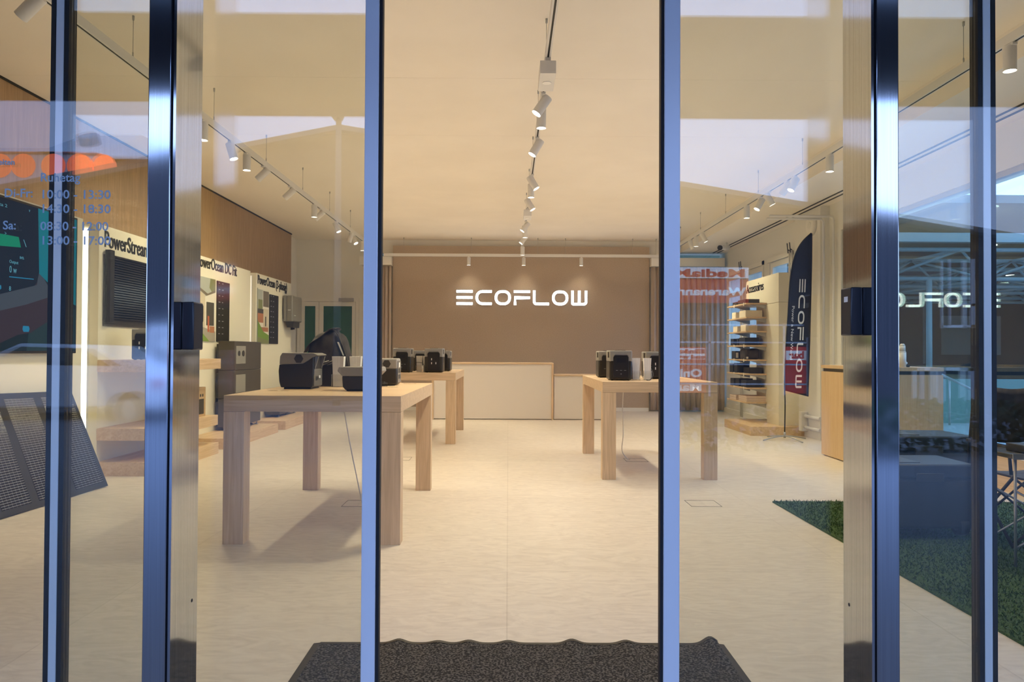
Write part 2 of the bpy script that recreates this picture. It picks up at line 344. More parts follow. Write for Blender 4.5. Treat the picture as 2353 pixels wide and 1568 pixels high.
# door mat with wavy far edge
def door_mat():
    t_ = thing('door_mat', 'dark speckled door mat with wavy rubber edge lying inside the entrance', 'mat', (.05, 2.7, 0))
    bumps = [(-.44, .012), (-.28, .007), (-.155, .009), (.005, .008), (.265, .013), (.485, .010), (.83, .022)]
    W0, W1, Y0, Y1 = -.81, .81, -.34, .375
    def h(x, y):
        k = max(0, (y+.05)/(Y1+.05)) if y > -.05 else 0
        xx = x+.05
        return .006+k*k*sum(a*1.3*math.exp(-((xx-c)/.035)**2) for c, a in bumps)
    def f(u, v):
        x = W0+(W1-W0)*u; y = Y0+(Y1-Y0)*v
        return (x, y, h(x, y))
    g = MB().grid(f, 140, 12)
    g.grid(lambda u, v: (W0+(W1-W0)*u, Y1, h(W0+(W1-W0)*u, Y1)*(1-v)+.0005*v), 140, 1)
    g.build('carpet_pile', 'mat_carpet', t_)
    e = MB(); wv = .022
    e.grid(lambda u, v: (W0-.002+u*(W1-W0+.004), Y1-wv*.6+wv*v, h(W0+(W1-W0)*u, Y1)+.0012), 140, 1)
    for a_, b_ in ((W0-.03, W0), (W1, W1+.03)):
        e.grid(lambda u, v: (a_+(b_-a_)*u, Y0+(Y1+.008-Y0)*v, .0055 if (u > .5) == (a_ < 0) else .002), 1, 6)
    e.build('rubber_border', 'mat_rubber', t_)
door_mat()

# artificial turf
def turf():
    X0, X1, Y0, Y1 = 2.12, 4.3, 2.45, 6.0
    g = MB().box((X0, Y0, 0), (X1, Y1, .012))
    rnd = random.Random(3)
    for k in range(26000):
        # denser near the visible edge
        x = X0+(X1-X0)*rnd.random()**1.0; y = Y0+.3+(Y1-Y0-.3)*rnd.random()
        a = rnd.random()*6.28; w_ = .004; hh = .018+.012*rnd.random(); lx, ly = rnd.gauss(0, .008), rnd.gauss(0, .008)
        dx, dy = math.cos(a)*w_, math.sin(a)*w_
        g.quad((x-dx, y-dy, .011), (x+dx, y+dy, .011), (x+lx+dx*.3, y+ly+dy*.3, hh), (x+lx-dx*.3, y+ly-dy*.3, hh))
    tag(g.build('artificial_turf', 'turf'), 'bright green artificial turf laid on the pale floor at the right', 'artificial grass', kind='stuff')
turf()

# ================================================================== LIGHTING TRACKS
ZT = 3.12
ORD = ['first', 'second', 'third', 'fourth', 'fifth', 'sixth', 'seventh', 'eighth', 'ninth', 'tenth', 'eleventh', 'twelfth', 'thirteenth', 'fourteenth']
def track(name, label, p0, p1, wires, axis):
    t_ = thing(name, label, 'track')
    t_.location = p0
    d = Vector(p1)-Vector(p0)
    L = d.length
    if axis == 'y':
        B((-.018, 0, 0), (.018, L, .06)).build('rail', 'white_metal', t_)
        B((-.006, .01, -.0015), (.006, L-.01, 0)).build('contact_slot', 'black_slot', t_)
        for wq in wires:
            y = wq-p0[1]
            MB().cyl((0, y, .06), (0, y, ZC-p0[2]), .0022, n=6).cyl((0, y, ZC-p0[2]-.03), (0, y, ZC-p0[2]), .008, n=8).cyl((0, y, .06), (0, y, .10), .005, n=8).build('suspension_wire', 'grey_metal', t_)
    else:
        B((0, -.018, 0), (L, .018, .06)).build('rail', 'white_metal', t_)
        B((.01, -.006, -.0015), (L-.01, .006, 0)).build('contact_slot', 'black_slot', t_)
        for wq in wires:
            x = wq-p0[0]
            MB().cyl((x, 0, .06), (x, 0, ZC-p0[2]), .0022, n=6).cyl((x, 0, ZC-p0[2]-.03), (x, 0, ZC-p0[2]), .008, n=8).build('suspension_wire', 'grey_metal', t_)
ws = [5.07+1.4*k for k in range(-1, 7)]
track('lighting_track', 'white suspended lighting track over the solar display walls', (-2.56, 3.2, ZT), (-2.56, 14.9, ZT), ws, 'y')
track('lighting_track', 'white suspended lighting track down the middle of the shop', (.25, 3.2, ZT), (.25, 14.85, ZT), ws, 'y')
track('lighting_track', 'white suspended lighting track beside the soffit above the flag', (3.10, 3.2, ZT), (3.10, 14.9, ZT), ws, 'y')
track('lighting_track', 'white lighting track running across in front of the brown wall', (-2.5, 14.95, ZT-.03), (3.06, 14.95, ZT-.03), [-2.1, -.75, .6-.02, 1.13, 2.48, 2.95], 'x')

def spot_head(direction, lit=True):
    """returns the three part meshes for a head aimed along direction, hung from the origin"""
    d = Vector(direction).normalized(); r = .0375; piv = Vector((0, 0, -.075))
    a = piv-d*.062; b_ = piv+d*.092
    m1 = MB().box((-.016, -.05, -.018), (.016, .05, 0), bev=.002).cyl((0, 0, -.018), (0, 0, -.05), .007, n=8)
    body = MB().cyl(a, b_, r, n=20, cap=False); c = d.orthogonal()
    body.cyl(a+d*.0004, a-d*.0, r*.98, r*.7, n=20)
    for k in range(7):
        q = a+d*(.01+.009*k); body.cyl(q, q+d*.003, r+.0009, n=20, cap=False)
    body.cyl(b_, b_-d*.02, r, r*.82, n=20, cap=False)
    lens = MB().cyl(b_-d*.012, b_-d*.010, r*.86, n=20)
    return m1, body, lens, b_
spots_made = {}
def wgt(y): return 1.45 if y < 6 else .92 if y < 8.5 else .82
def spot(x, y, z, direction, label, group, power=None, size=120, blend=1.0, cone=True):
    t_ = thing('track_spotlight', label, 'spotlight', (x, y, z), 0, group)
    key = tuple(round(q, 2) for q in direction)
    if key in spots_made:
        for nm, me in spots_made[key][0]:
            o = bpy.data.objects.new(nm, me); C.objects.link(o); o.parent = t_
        tip = spots_made[key][1]
    else:
        m1, body, lens, tip = spot_head(direction)
        os_ = [('adapter', m1.build('adapter', 'white_metal', t_)), ('lamp_body', body.build('lamp_body', 'white_metal', t_)), ('lens', lens.build('lens', 'lamp_glow', t_))]
        spots_made[key] = ([(n_, o.data) for n_, o in os_], tip)
    if power is None: power = SPOT_W
    if power > 0:
        l = bpy.data.lights.new('lamp_light', 'SPOT'); l.energy = power; l.color = WARM; l.spot_size = math.radians(size); l.spot_blend = blend; l.shadow_soft_size = .03
        lo = bpy.data.objects.new('lamp_light', l); C.objects.link(lo); lo.parent = t_
        d = Vector(direction).normalized(); lo.location = Vector(tip)+d*.006; lo.rotation_euler = d.to_track_quat('-Z', 'Y').to_euler()
    return t_
DN = (0, 0, -1)
Lt = [(4.0, (-.75, .1, -.66)), (6.25, (.0, 0, -1)), (6.88, (.30, -.05, -.95)), (7.29, DN), (7.8, (-.75, .1, -.66)), (8.75, (-.75, .1, -.66)), (9.83, DN), (10.15, (-.75, .1, -.66)), (11.1, (.42, -.1, -.9)), (12.1, (-.3, .1, -.95)), (12.35, (.45, -.25, -.85)), (13.1, DN)]
for i, (y, d) in enumerate(Lt):
    wh = 'aimed at the display wall' if d[0] < -.5 else 'pointing down' if d == DN or d[0] == 0 else 'tilted towards the tables'
    spot(-2.56, y, ZT, d, 'white spotlight %s, %s from the entrance on the display-wall track' % (wh, ORD[i]), 'spotlights on the display-wall track', SPOT_W*(1.1 if d[0] < -.5 else 1)*wgt(y))
Ct = [(3.4, DN), (5.55, (-.55, -.1, -.83)), (5.85, DN), (6.7, (-.5, -.1, -.86)), (8.1, (.5, -.1, -.86)), (8.5, DN), (9.3, (.5, -.1, -.86)), (11.0, (-.6, -.1, -.8)), (11.5, DN), (12.25, (-.6, -.1, -.8)), (13.6, DN)]  # the one nearest the door is an added lamp, unseen, brightening the entrance
for i, (y, d) in enumerate(Ct):
    wh = 'pointing straight down' if d == DN else 'tilted to the flag side' if d[0] > 0 else 'tilted to the display-wall side'
    spot(.25, y, ZT, d, 'white spotlight %s, %s from the entrance on the middle track' % (wh, ORD[i]), 'spotlights on the middle track', SPOT_W*wgt(y))
Rt = [(4.6, DN), (7.2, DN), (8.1, (-.45, -.1, -.88)), (8.32, (-.5, .4, -.8)), (8.9, (.45, -.1, -.88)), (9.2, (-.5, -.1, -.86)), (9.72, DN), (11.9, (.45, -.1, -.88)), (12.35, DN), (12.7, (.3, .1, -.95))]
for i, (y, d) in enumerate(Rt):
    wh = 'pointing straight down' if d == DN else 'tilted to the windows' if d[0] > 0 else 'tilted to the tables'
    spot(3.10, y, ZT, d, 'white spotlight %s, %s from the entrance on the soffit track' % (wh, ORD[i]), 'spotlights on the soffit-side track', SPOT_W*wgt(y))
for i, x in enumerate((-.80, .30, 1.45)):
    spot(x, 14.95, ZT-.03, DN, 'white spotlight on the cross track, above %s of the sign' % ('the first letters', 'the middle', 'the last letter')[i], 'spotlights on the cross track', SPOT_W*.10, 120)
for i, (y, lab) in enumerate(((4.84, 'white emergency light box hanging on the middle track nearest the entrance'), (9.95, 'white emergency light box hanging on the middle track deeper in the shop'))):
    t_ = thing('emergency_light', lab, 'emergency light', (.25, y, ZT-.11))
    B((-.052, 0, 0), (.052, .34, .085), bev=.002).build('housing', 'white_metal', t_)
    MB().cyl((0, .17, -.004), (0, .17, 0), .03, n=20).build('lens', 'outlet_white', t_)
    B((-.018, .01, .085), (.018, .09, .11)).build('adapter', 'white_metal', t_)

# security camera under the soffit
p = at(1668, 569, X=4.0); t_ = thing('security_camera', 'small white security camera with black lens under the soffit', 'camera', (p.x, p.y, p.z))
MB().cyl((-.13, -.10, -.02), (.06, .07, .01), .045, n=20).build('housing', 'white_plastic', t_)
MB().cyl((-.15, -.118, -.023), (-.128, -.098, -.0195), .046, n=20).build('lens', 'black_plastic', t_)
MB().cyl((.02, .03, .03), (.02, .03, 3.229-p.z), .015, n=10).build('bracket', 'white_plastic', t_)

# ================================================================== BACK OF THE SHOP
# lit sign
def strokes(cx, cz, Y):
    """the seven letters, each a list of outlines, width w, height h, in the sign's own units"""
    w_, h_, tk = .328, .300, .052
    def seg_path(pts, closed=False, n=6):   # thick polyline -> polygons via offset
        out = []
        P = [Vector((a, c)) for a, c in pts]; N = len(P); Lf, Rt_ = [], []
        for i in range(N):
            a = P[(i-1) % N] if (closed or i > 0) else P[i]; c = P[(i+1) % N] if (closed or i < N-1) else P[i]
            d = c-a; d.normalize(); nn = Vector((-d.y, d.x))
            a1 = P[i]-a; c1 = c-P[i]
            k = 1.0
            if a1.length > 1e-6 and c1.length > 1e-6:
                cs = a1.normalized().dot(c1.normalized()); k = 1/max(.5, math.sqrt((1+cs)/2))
            Lf.append(P[i]+nn*tk/2*k); Rt_.append(P[i]-nn*tk/2*k)
        for i in range(N if closed else N-1):
            j = (i+1) % N; out.append([Lf[i], Lf[j], Rt_[j], Rt_[i]])
        return out
    def arc(cx_, cy_, r, a0, a1, n=7): return [(cx_+r*math.cos(math.radians(a0+(a1-a0)*k/n)), cy_+r*math.sin(math.radians(a0+(a1-a0)*k/n))) for k in range(n+1)]
    hh = tk/2; W_, H_ = w_, h_
    bar = lambda y, x0=0: [(x0, y), (W_, y)]
    E_ = [bar(hh), bar(H_/2), bar(H_-hh)]
    R_ = .11
    Cc = [[(W_, H_-hh)]+arc(R_+hh, H_-hh-R_, R_, 90, 180)+arc(R_+hh, hh+R_, R_, 180, 270)+[(W_, hh)]]
    O_ = arc(W_-R_-hh, H_-hh-R_, R_, 0, 90)+arc(R_+hh, H_-hh-R_, R_, 90, 180)+arc(R_+hh, hh+R_, R_, 180, 270)+arc(W_-R_-hh, hh+R_, R_, 270, 360)
    F_ = [bar(H_-hh), [(W_, H_/2), (hh, H_/2), (hh, 0)]]
    r2 = .045
    L_ = [[(hh, H_)]+arc(r2+hh, hh+r2, r2, 180, 270, 4)+[(W_, hh)]]
    Wm = [[(hh, H_)]+arc(r2*.4+hh, hh+r2*.4, r2*.4, 180, 270, 3)+[(W_-r2-hh, hh)]+arc(W_-r2-hh, hh+r2, r2, 270, 360, 4)+[(W_-hh, H_)], [(W_/2, H_), (W_/2, hh)]]
    return [('E', E_, 0), ('C', Cc, 0), ('O', [O_], 1), ('F', F_, 0), ('L', L_, 0), ('O', [O_], 1), ('W', Wm, 0)], seg_path
def letters(parent, m_, origin, right, up, scale=1, sy=1, depth=.03, pitch=None, slant=0):
    lets, seg = strokes(0, 0, 0); R, U = Vector(right).normalized(), Vector(up).normalized(); N = R.cross(U)
    pitch = pitch or (2.655-.328)/6
    for i, (nm, paths, closed) in enumerate(lets):
        b_ = MB()
        for pth in paths:
            for q in seg(pth, bool(closed)):
                pts = [Vector(origin)+R*((v.x+pitch*i)*scale)+U*(v.y*scale*sy) for v in q]
                b_.mi = 1; b_.prism(pts, -N*(depth-.002)); b_.mi = 0; b_.prism([p_+N*.0005 for p_ in pts], -N*.002)
        b_.build('sign_letter', [m_, 'logo_side'], parent)
o_ = at(1049, 701, Y=15.2)
sg = thing('illuminated_sign', 'glowing white shop name letters on the brown back wall', 'sign', (o_.x, 15.17, o_.z))
letters(sg, 'logo_glow', (0, 0, 0), (1, 0, 0), (0, 0, 1), depth=.03)

# reception counters
t_ = thing('reception_counter', 'tall cream reception counter with thin oak edge under the glowing sign', 'counter', (-.25, 13.2, 0))
x0, x1 = -1.06, 1.05
B((x0, 0, .012), (x1-.035, .6, .975)).build('front_panel', 'counter_white', t_)
B((x0-.03, -.02, .975), (x1, .62, 1.0), bev=.003).build('counter_top', 'oak_x', t_)
B((x1-.035, -.02, 0), (x1, .62, .975)).build('side_panel', 'oak_z', t_); B((x0-.035, -.02, 0), (x0-.002, .62, .975)).build('side_panel', 'oak_z', t_)
t_ = thing('reception_counter', 'lower cream counter joined to the taller reception counter', 'counter', (.81, 13.22, 0))
B((0, 0, .012), (.86, .6, .768)).build('front_panel', 'counter_white', t_)
B((0, -.02, .768), (.89, .62, .792), bev=.003).build('counter_top', 'oak_x', t_)
B((.862, -.02, 0), (.89, .62, .768)).build('side_panel', 'oak_z', t_)

# curtains
def curtain(x0, x1, z0, z1, y, label, folds):
    L = x1-x0
    f = lambda u, v: (x0+L*u, y+.026*math.sin(u*folds*6.283)*(.75+.25*v)+.009*math.sin(u*folds*2.2*6.283+1), z0+(z1-z0)*v)
    g = MB().grid(f, int(folds*14), 6)
    o = g.build('curtain', 'curtain_cloth'); md = o.modifiers.new('s', 'SOLIDIFY'); md.thickness = .006
    return tag(o, label, 'curtain', 'pleated curtains at the back windows')
curtain(-2.62, -2.37, .04, 2.92, 15.12, 'narrow taupe curtain left of the brown wall panel', 3)
curtain(2.88, 3.3, .03, 2.92, 15.12, 'taupe curtain just right of the brown wall panel', 4.5)
curtain(3.42, 4.37, .03, 2.92, 15.12, 'wide taupe curtain in the rear window corner behind the shelf unit', 8)

# double door at the rear
dr = sroot('door_3', (0, 0, 0))
Yd = YB-.03
def rct(mb, u0, v0, u1, v1, Y0, Y1, zb=None):
    a, c = at(u0, v0, Y=YB), at(u1, v1, Y=YB); mb.box((a.x, Y0, a.z), (c.x, Y1, zb if zb is not None else c.z)); return mb
fr = MB(); xa, xb = -4.3, -3.05; zt = 2.27
fr.box((xa, Yd-.02, zt-.07), (xb, YB-.001, zt)); fr.box((xa, Yd-.02, 0), (xa+.06, YB-.001, zt-.07)); fr.box((xb-.06, Yd-.02, 0), (xb, YB-.001, zt-.07))
fr.build('door_frame', 'wall_paint', dr)
for a, c, nm in ((-4.235, -3.86, 0), (-3.855, -3.115, 1)):
    f2 = MB(); f2.box((a, Yd-.03, .01), (a+.09, Yd, zt-.075)); f2.box((c-.07, Yd-.03, .01), (c, Yd, zt-.075)); f2.box((a+.09, Yd-.03, zt-.165), (c-.07, Yd, zt-.075)); f2.box((a+.09, Yd-.03, .01), (c-.07, Yd, .16))
    lf = f2.build('door_leaf', 'wall_paint', dr)
    B((a+.09, Yd-.018, .16), (c-.07, Yd-.01, zt-.165)).build('frosted_pane', 'green_film', lf)
cl = MB().box((-3.45, Yd-.09, 2.2), (-3.15, Yd-.03, 2.27), bev=.006); cl.cyl((-3.2, Yd-.06, 2.2), (-3.35, Yd-.2, 2.185), .008, n=8); cl.build('door_closer', 'grey_metal', dr)

# ================================================================== DISPLAY WALLS AT THE LEFT
XP = -3.9; ZP = 2.396
def display_wall(y0, y1, label, title=None, ty=None):
    t_ = thing('display_wall', label, 'display wall', (XL, y0, 0), 0, 'cream display walls along the oak wall')
    B((.10, 0, 0), (XP-XL, y1-y0, ZP), bev=.002).build('panel', 'cream_panel', t_)
    B((.001, .06, 0), (.099, y1-y0-.06, ZP-.06)).build('batten', 'white_laminate', t_)
    B((.03, .08, ZP-.058), (.07, y1-y0-.08, ZP-.045)).build('cove_light', 'cove_glow', t_)
    if title:
        text_mesh('title_lettering', title[0], title[1], 'text_black', t_, (XP-XL+.004, ty-y0, title[2]), (0, 1, 0), (0, 0, 1), depth=.008, fit=title[3], bold=.0012)
    return t_
# note: right = +y seen from the room, text reads towards the rear
def yof(u, X=XP): return at(u, 700, X=X).y
display_wall(4.98, 6.86, 'cream display wall carrying the big screen')
yy0, yy1 = yof(237), yof(339)
display_wall(7.13, 9.18, 'cream display wall with black rolled solar heat panel and three oak shelves', ('PowerStream', .225, at(237, 566, X=XP).z, yy1-yy0), yy0)
yy0, yy1 = yof(452), yof(542)
display_wall(9.43, 11.31, 'cream display wall behind the dark battery tower, with house photo', ('PowerOcean DC Fit', .21, at(542, 636, X=XP).z+.005, yy1-yy0), yy0)
yy0, yy1 = yof(591), yof(658)
display_wall(11.56, 13.44, 'cream display wall with the wall inverter, farthest from the entrance', ('PowerOcean (3-phasig)', .20, at(658, 671, X=XP).z+.01, yy1-yy0), yy0)
for y1, xa_, xb_, lab in ((7.13, -4.07, -3.992, 'bright vertical light strip beside the big screen wall'), (11.56, -4.05, -3.96, 'narrow added glow strip on the panel end between the two farthest display walls')):
    t_ = thing('light_strip', lab, 'light strip', ((xa_+xb_)/2, y1-.001, .05), 0, 'vertical light strips between display walls'); hw_ = (xb_-xa_)/2
    B((-hw_, -.016, 0), (hw_, -.001, 2.3)).build('diffuser', 'led_glow' if y1 < 9 else 'added_end_glow', t_)  # far strip is no LED: added glow that whitens the panel end
    B((hw_, -.018, -.01), (hw_+.006, 0, 2.31)).build('profile', 'white_metal', t_)

def plat(name, label, y0, y1, x1=-3.36, z0=0, z1=.13, cat='platform', x0=XP, grp=None):
    o = B((0, 0, 0), (x1-x0-.001, y1-y0, z1-z0), bev=.002).build(name, 'oak_y', None, (x0+.001, y0, z0)); return tag(o, label, cat, grp)
plat('display_platform', 'oak floor platform under the black rolled solar panel', 7.12, 8.73, grp='oak floor platforms')
plat('display_platform', 'oak floor platform carrying the dark battery tower', 9.07, 10.98, grp='oak floor platforms')
plat('display_platform', 'oak floor platform under the grey wall inverter', 11.34, 13.2, grp='oak floor platforms')
plat('wall_shelf', 'middle oak wall shelf holding the brown carton', 7.12, 8.7, z0=.335, z1=.45, cat='shelf', grp='thick oak wall shelves')
plat('wall_shelf', 'upper oak wall shelf holding the small power station', 7.12, 8.72, z0=.985, z1=1.10, x1=-3.34, cat='shelf', grp='thick oak wall shelves')

# big screen
XS = -3.84
tv = thing('television', 'large black wall screen showing an energy app held in a hand', 'television', (XP, 4.55, 1.165))
y1 = at(178, 600, X=XS).y-4.55
ztop = 2.368-1.165
B((.001, 0, 0), (.058, y1, ztop), bev=.004).build('bezel', 'black_plastic', tv)
scr = MB(); mats = []
def em(name, col, s=1.0): mat(name, (0.004, 0.004, 0.004), .5, emit=col, es=s, spec=.1); return name
for nm, c in (('scr_navy', (.004, .013, .03)), ('scr_teal', (.0, .15, .21)), ('scr_dark', (.004, .016, .026)), ('scr_hand', (.045, .06, .085)), ('scr_hand2', (.032, .024, .038)), ('scr_green', (.0, .20, .12)), ('scr_blue', (.01, .18, .34)), ('scr_text', (.10, .32, .42)), ('scr_mid', (.012, .035, .045))): em(nm, c)
mats = ['scr_navy', 'scr_teal', 'scr_dark', 'scr_hand', 'scr_hand2', 'scr_green', 'scr_blue', 'scr_text', 'scr_mid']
def spoly(mi, px, lay=0):
    scr.mi = mi; off = Vector((XP, 4.55, 1.165))
    pts = []
    for u, v in px:
        q = at(u, v, X=XS); pts.append((XS+.0008+.0005*lay-XP, max(.02, min(y1-.02, q.y-4.55)), max(.02, min(ztop-.02, q.z-1.165))))
    scr._new([scr.bm.faces.new([scr.bm.verts.new(p_) for p_ in pts])])
def sraw(mi, pts, lay=0):
    scr.mi = mi; scr._new([scr.bm.faces.new([scr.bm.verts.new((XS+.0008+.0005*lay-XP, a, c)) for a, c in pts])])
sraw(2, [(.02, .02), (y1-.02, .02), (y1-.02, ztop-.02), (.02, ztop-.02)])
spoly(1, [(80, 440), (182, 480), (178, 703), (150, 690), (120, 660), (80, 620)], 1)
spoly(8, [(60, 815), (66, 760), (80, 700), (110, 690), (140, 700), (178, 712), (178, 815)], 2)
spoly(4, [(-300, 640), (-60, 705), (0, 672), (60, 652), (89, 640), (104, 652), (112, 700), (108, 740), (70, 765), (40, 770), (-40, 815), (-300, 815)], 3)
spoly(3, [(-260, 640), (0, 676), (40, 665), (84, 655), (88, 628), (100, 640), (112, 662), (110, 684), (60, 700), (0, 714), (-60, 740), (-260, 790)], 4)
spoly(0, [(-400, 300), (87, 478), (89, 627), (84, 650), (78, 657), (0, 676), (-60, 688), (-200, 640)], 5)
spoly(5, [(-60, 525), (0, 537), (42, 545), (47, 569), (0, 565), (-60, 556)], 6)
spoly(6, [(20, 635), (76.5, 641), (76.5, 643), (20, 637.4)], 6)
spoly(6, [(52, 749), (65, 750), (67, 756), (65, 763), (53, 763), (50.5, 757)], 6)
spoly(7, [(52.5, 551), (54, 551), (60, 568), (58.5, 568)], 6)
spoly(6, [(-2, 655), (1.5, 656), (2, 663), (-2, 667)], 6)
sc_o = scr.build('screen', mats, tv)
for s_, u, v, sz, ft in (('Output', 20, 604, .035, .105), ('0 w', 20, 626, .075, .085), ('84%', 44, 595, .03, .05), ('lta 2', -6, 471, .034, .10), ('>', 9, 540, .04, None), ('v', 65, 487, .04, None), ('8', 19, 668, .05, None)):
    q = at(u, v, X=XS)-Vector((XP, 4.55, 1.165)); text_mesh('screen_text', s_, sz, 'scr_text', sc_o, (XS-XP+.0045, q.y, q.z), (0, 1, 0), (0, 0, 1), depth=.0005, fit=ft)

# rolled solar / heat panel on the second wall
def wp(u, v): return at(u, v, X=XP)
bb = wp(237, 584); q = wp(237, 749)
t_ = thing('display_board', 'grey backing board behind the black ribbed solar panel', 'board', (XP, bb.y, q.z)); bz = bb.z-q.z
B((.001, 0, 0), (.012, 1.5, bz)).build('board', 'battery_grey', t_)
t2 = thing('rolled_solar_panel', 'black ribbed flexible solar panel with end bar on the PowerStream wall', 'solar panel', (XP+.013, at(246, 741, X=XP+.04).y, at(246, 741, X=XP+.04).z))
# label without product name
t2['label'] = 'black ribbed flexible solar panel with end bar, hung on a grey board'
a = at(246, 573, X=XP+.04).z-t2.location.z
B((0, 0, 0), (.05, .085, a), bev=.004).build('end_bar', 'black_plastic', t2)
rb = MB(); z_lo, z_hi = .03, a-.045; n = 26
prof = []
for k in range(n):
    z0 = z_lo+(z_hi-z_lo)*k/n; z1 = z_lo+(z_hi-z_lo)*(k+1)/n
    rb.prism([(.012, .086, z0), (.045, .086, z0+.004), (.045, .086, z1-.006), (.037, .086, z1)], (0, 1.25, 0))
rb.build('ribbed_panel', 'solar_black', t2)
B((0, 1.336, 0), (.05, 1.42, a), bev=.004).build('end_bar', 'black_plastic', t2)

# photo boards and spec boards
for nm, c in (('ph_sky', (.42, .45, .42)), ('ph_wall', (.62, .55, .42)), ('ph_dark', (.05, .05, .05)), ('ph_grass', (.16, .28, .04)), ('ph_brick', (.40, .16, .08)), ('ph_deck', (.36, .33, .28)), ('ph_roof', (.16, .13, .10)), ('ph_person', (.45, .10, .05)), ('ph_leaf', (.20, .22, .10)), ('ph_white', (.78, .75, .66))):
    mat(nm, c, .6)
PHM = ['ph_sky', 'ph_wall', 'ph_dark', 'ph_grass', 'ph_brick', 'ph_deck', 'ph_roof', 'ph_person', 'ph_leaf', 'ph_white']
def board(name, label, u0, u1, v0, v1, um, cat, polys, group=None, base='ph_sky', th=.012, zfix=None):
    """rectangle on the display wall between pixel columns u0..u1; v0 top and v1 bottom at column um"""
    ya, yb = wp(u0, v0).y, wp(u1, v0).y; zt_, zb_ = wp(um, v0).z, wp(um, v1).z
    t_ = thing(name, label, cat, (XP, ya, zb_), 0, group); Wd, Hd = yb-ya, zt_-zb_
    B((.001, 0, 0), (th, Wd, Hd)).build('backing', base, t_)
    if polys:
        g = MB()
        for k, (mi, pts) in enumerate(polys):
            g.mi = PHM.index(mi); x = th+.0004+.0003*k
            g._new([g.bm.faces.new([g.bm.verts.new((x, p_[0]*Wd, p_[1]*Hd)) for p_ in pts])])
        g.build('picture', PHM, t_)
    return t_
Q = lambda x0, y0, x1, y1: [(x0, y0), (x1, y0), (x1, y1), (x0, y1)]
board('photo_board', 'photo board of a white house with glass doors and terrace', 444, 493.3, 643, 785.4, 493.3, 'photo', [
    ('ph_sky', Q(0, 0, 1, 1)), ('ph_leaf', [(.7, .85), (1, .7), (1, 1), (.75, 1)]), ('ph_roof', [(0, .88), (0, .84), (.62, .70), (1, .80), (1, .83), (.62, .75)]), ('ph_wall', [(0, .2), (.5, .16), (.5, .72), (0, .83)]),
    ('ph_white', [(.5, .16), (1, .12), (1, .79), (.5, .70)]), ('ph_dark', Q(.56, .25, .93, .62)), ('ph_deck', [(0, 0), (1, 0), (1, .16), (0, .26)]), ('ph_grass', [(0, 0), (.72, 0), (.35, .14), (0, .17)]), ('ph_person', Q(.62, .15, .70, .4)), ('ph_brick', Q(.72, .14, .95, .24)), ('ph_dark', Q(.3, .3, .42, .55))])
sb = board('spec_board', 'tall black specification board beside the white house photo', 497.5, 526, 652, 786, 526, 'board', None, 'black specification boards', 'rubber')
sb2 = board('spec_board', 'tall black specification board beside the house with a lawn photo', 618.4, 638.4, 681, 791, 638.4, 'board', None, 'black specification boards', 'rubber')
for s_, zz in ((sb, .9), (sb2, .75)):
    g = MB(); rnd = random.Random(5)
    for r_ in range(9):
        for c_ in range(2):
            z_ = .1+r_*.085; y_ = .05+c_*.12
            g.box((.0121, y_, z_), (.0126, y_+.03+.03*rnd.random(), z_+.010))
    g.build('printed_text', 'grey_metal', s_)
board('photo_board', 'photo board of a brick house above a green lawn', 590.7, 616.2, 668, 790.4, 616.2, 'photo', [
    ('ph_white', Q(0, 0, 1, 1)), ('ph_sky', Q(0, .62, .45, .98)), ('ph_leaf', Q(.05, .6, .42, .8)), ('ph_roof', Q(.48, .68, 1, .97)), ('ph_brick', Q(0, .38, .5, .56)), ('ph_dark', Q(.0, .55, .5, .63)), ('ph_wall', Q(.5, .3, .95, .64)), ('ph_dark', Q(.66, .32, .76, .5)), ('ph_brick', Q(.3, .22, .95, .3)), ('ph_grass', [(0, 0), (1, 0), (1, .16), (.5, .22), (0, .42)]), ('ph_leaf', [(0, 0), (1, 0), (1, .06), (0, .12)])])

# wall inverter
t_ = thing('wall_inverter', 'grey box inverter mounted on the end of the farthest display wall', 'inverter', (XP, 12.9, 1.7))
B((.02, 0, 0), (.075, .6, .45), bev=.01).build('back_housing', 'inverter_grey', t_)
B((.075, -.0, -.0), (.18, .6, .45), bev=.022, seg=3).build('front_cover', 'inverter_grey', t_)
MB().prism([(.03, .10, 0), (.17, .10, 0), (.15, .14, -.10), (.05, .14, -.10)], (0, .38, 0)).build('terminal_box', 'dark_plastic', t_)
MB().cyl((.09, .28, -.10), (.09, .28, -.14), .022, n=12).cyl((.09, .40, -.10), (.09, .40, -.13), .018, n=12).build('cable_gland', 'black_plastic', t_)
B((.001, .05, .05), (.02, .55, .4)).build('bracket', 'black_plastic', t_)
g = MB(); g.box((.10, -.0006, .19), (.15, -.0001, .20)); g.box((.1803, .10, .10), (.1808, .2, .112)); g.build('marking', 'label_white', t_)

# battery tower on the second platform
t_ = thing('battery_tower', 'dark grey stacked home battery tower with label plates on an oak platform', 'battery', (-3.87, 9.93, .13))
for k, (z0, z1, nm) in enumerate(((.045, .42, 'battery_module'), (.422, .80, 'battery_module'), (.802, 1.19, 'control_module'))):
    o = B((.03, 0, z0), (.25, 1.05, z1), bev=.008).build(nm, 'battery_grey', t_)
    B((.0, .02, z0+.01), (.03, 1.03, z1-.04)).build('rear_cover', 'dark_plastic', o)
    pl = MB(); zc = (z0+z1)/2
    pl.box((.25, .04, zc-.11 if k else zc-.06), (.254, .40, zc+.13 if k else zc+.10), bev=.0015); p_ = pl.build('label_plate', 'station_grey', o)
    if k == 2:
        MB().cyl((.254, .14, zc+.03), (.262, .14, zc+.03), .035, n=18).cyl((.254, .30, zc+.03), (.262, .30, zc+.03), .04, n=18).build('dial', 'dark_plastic', p_)
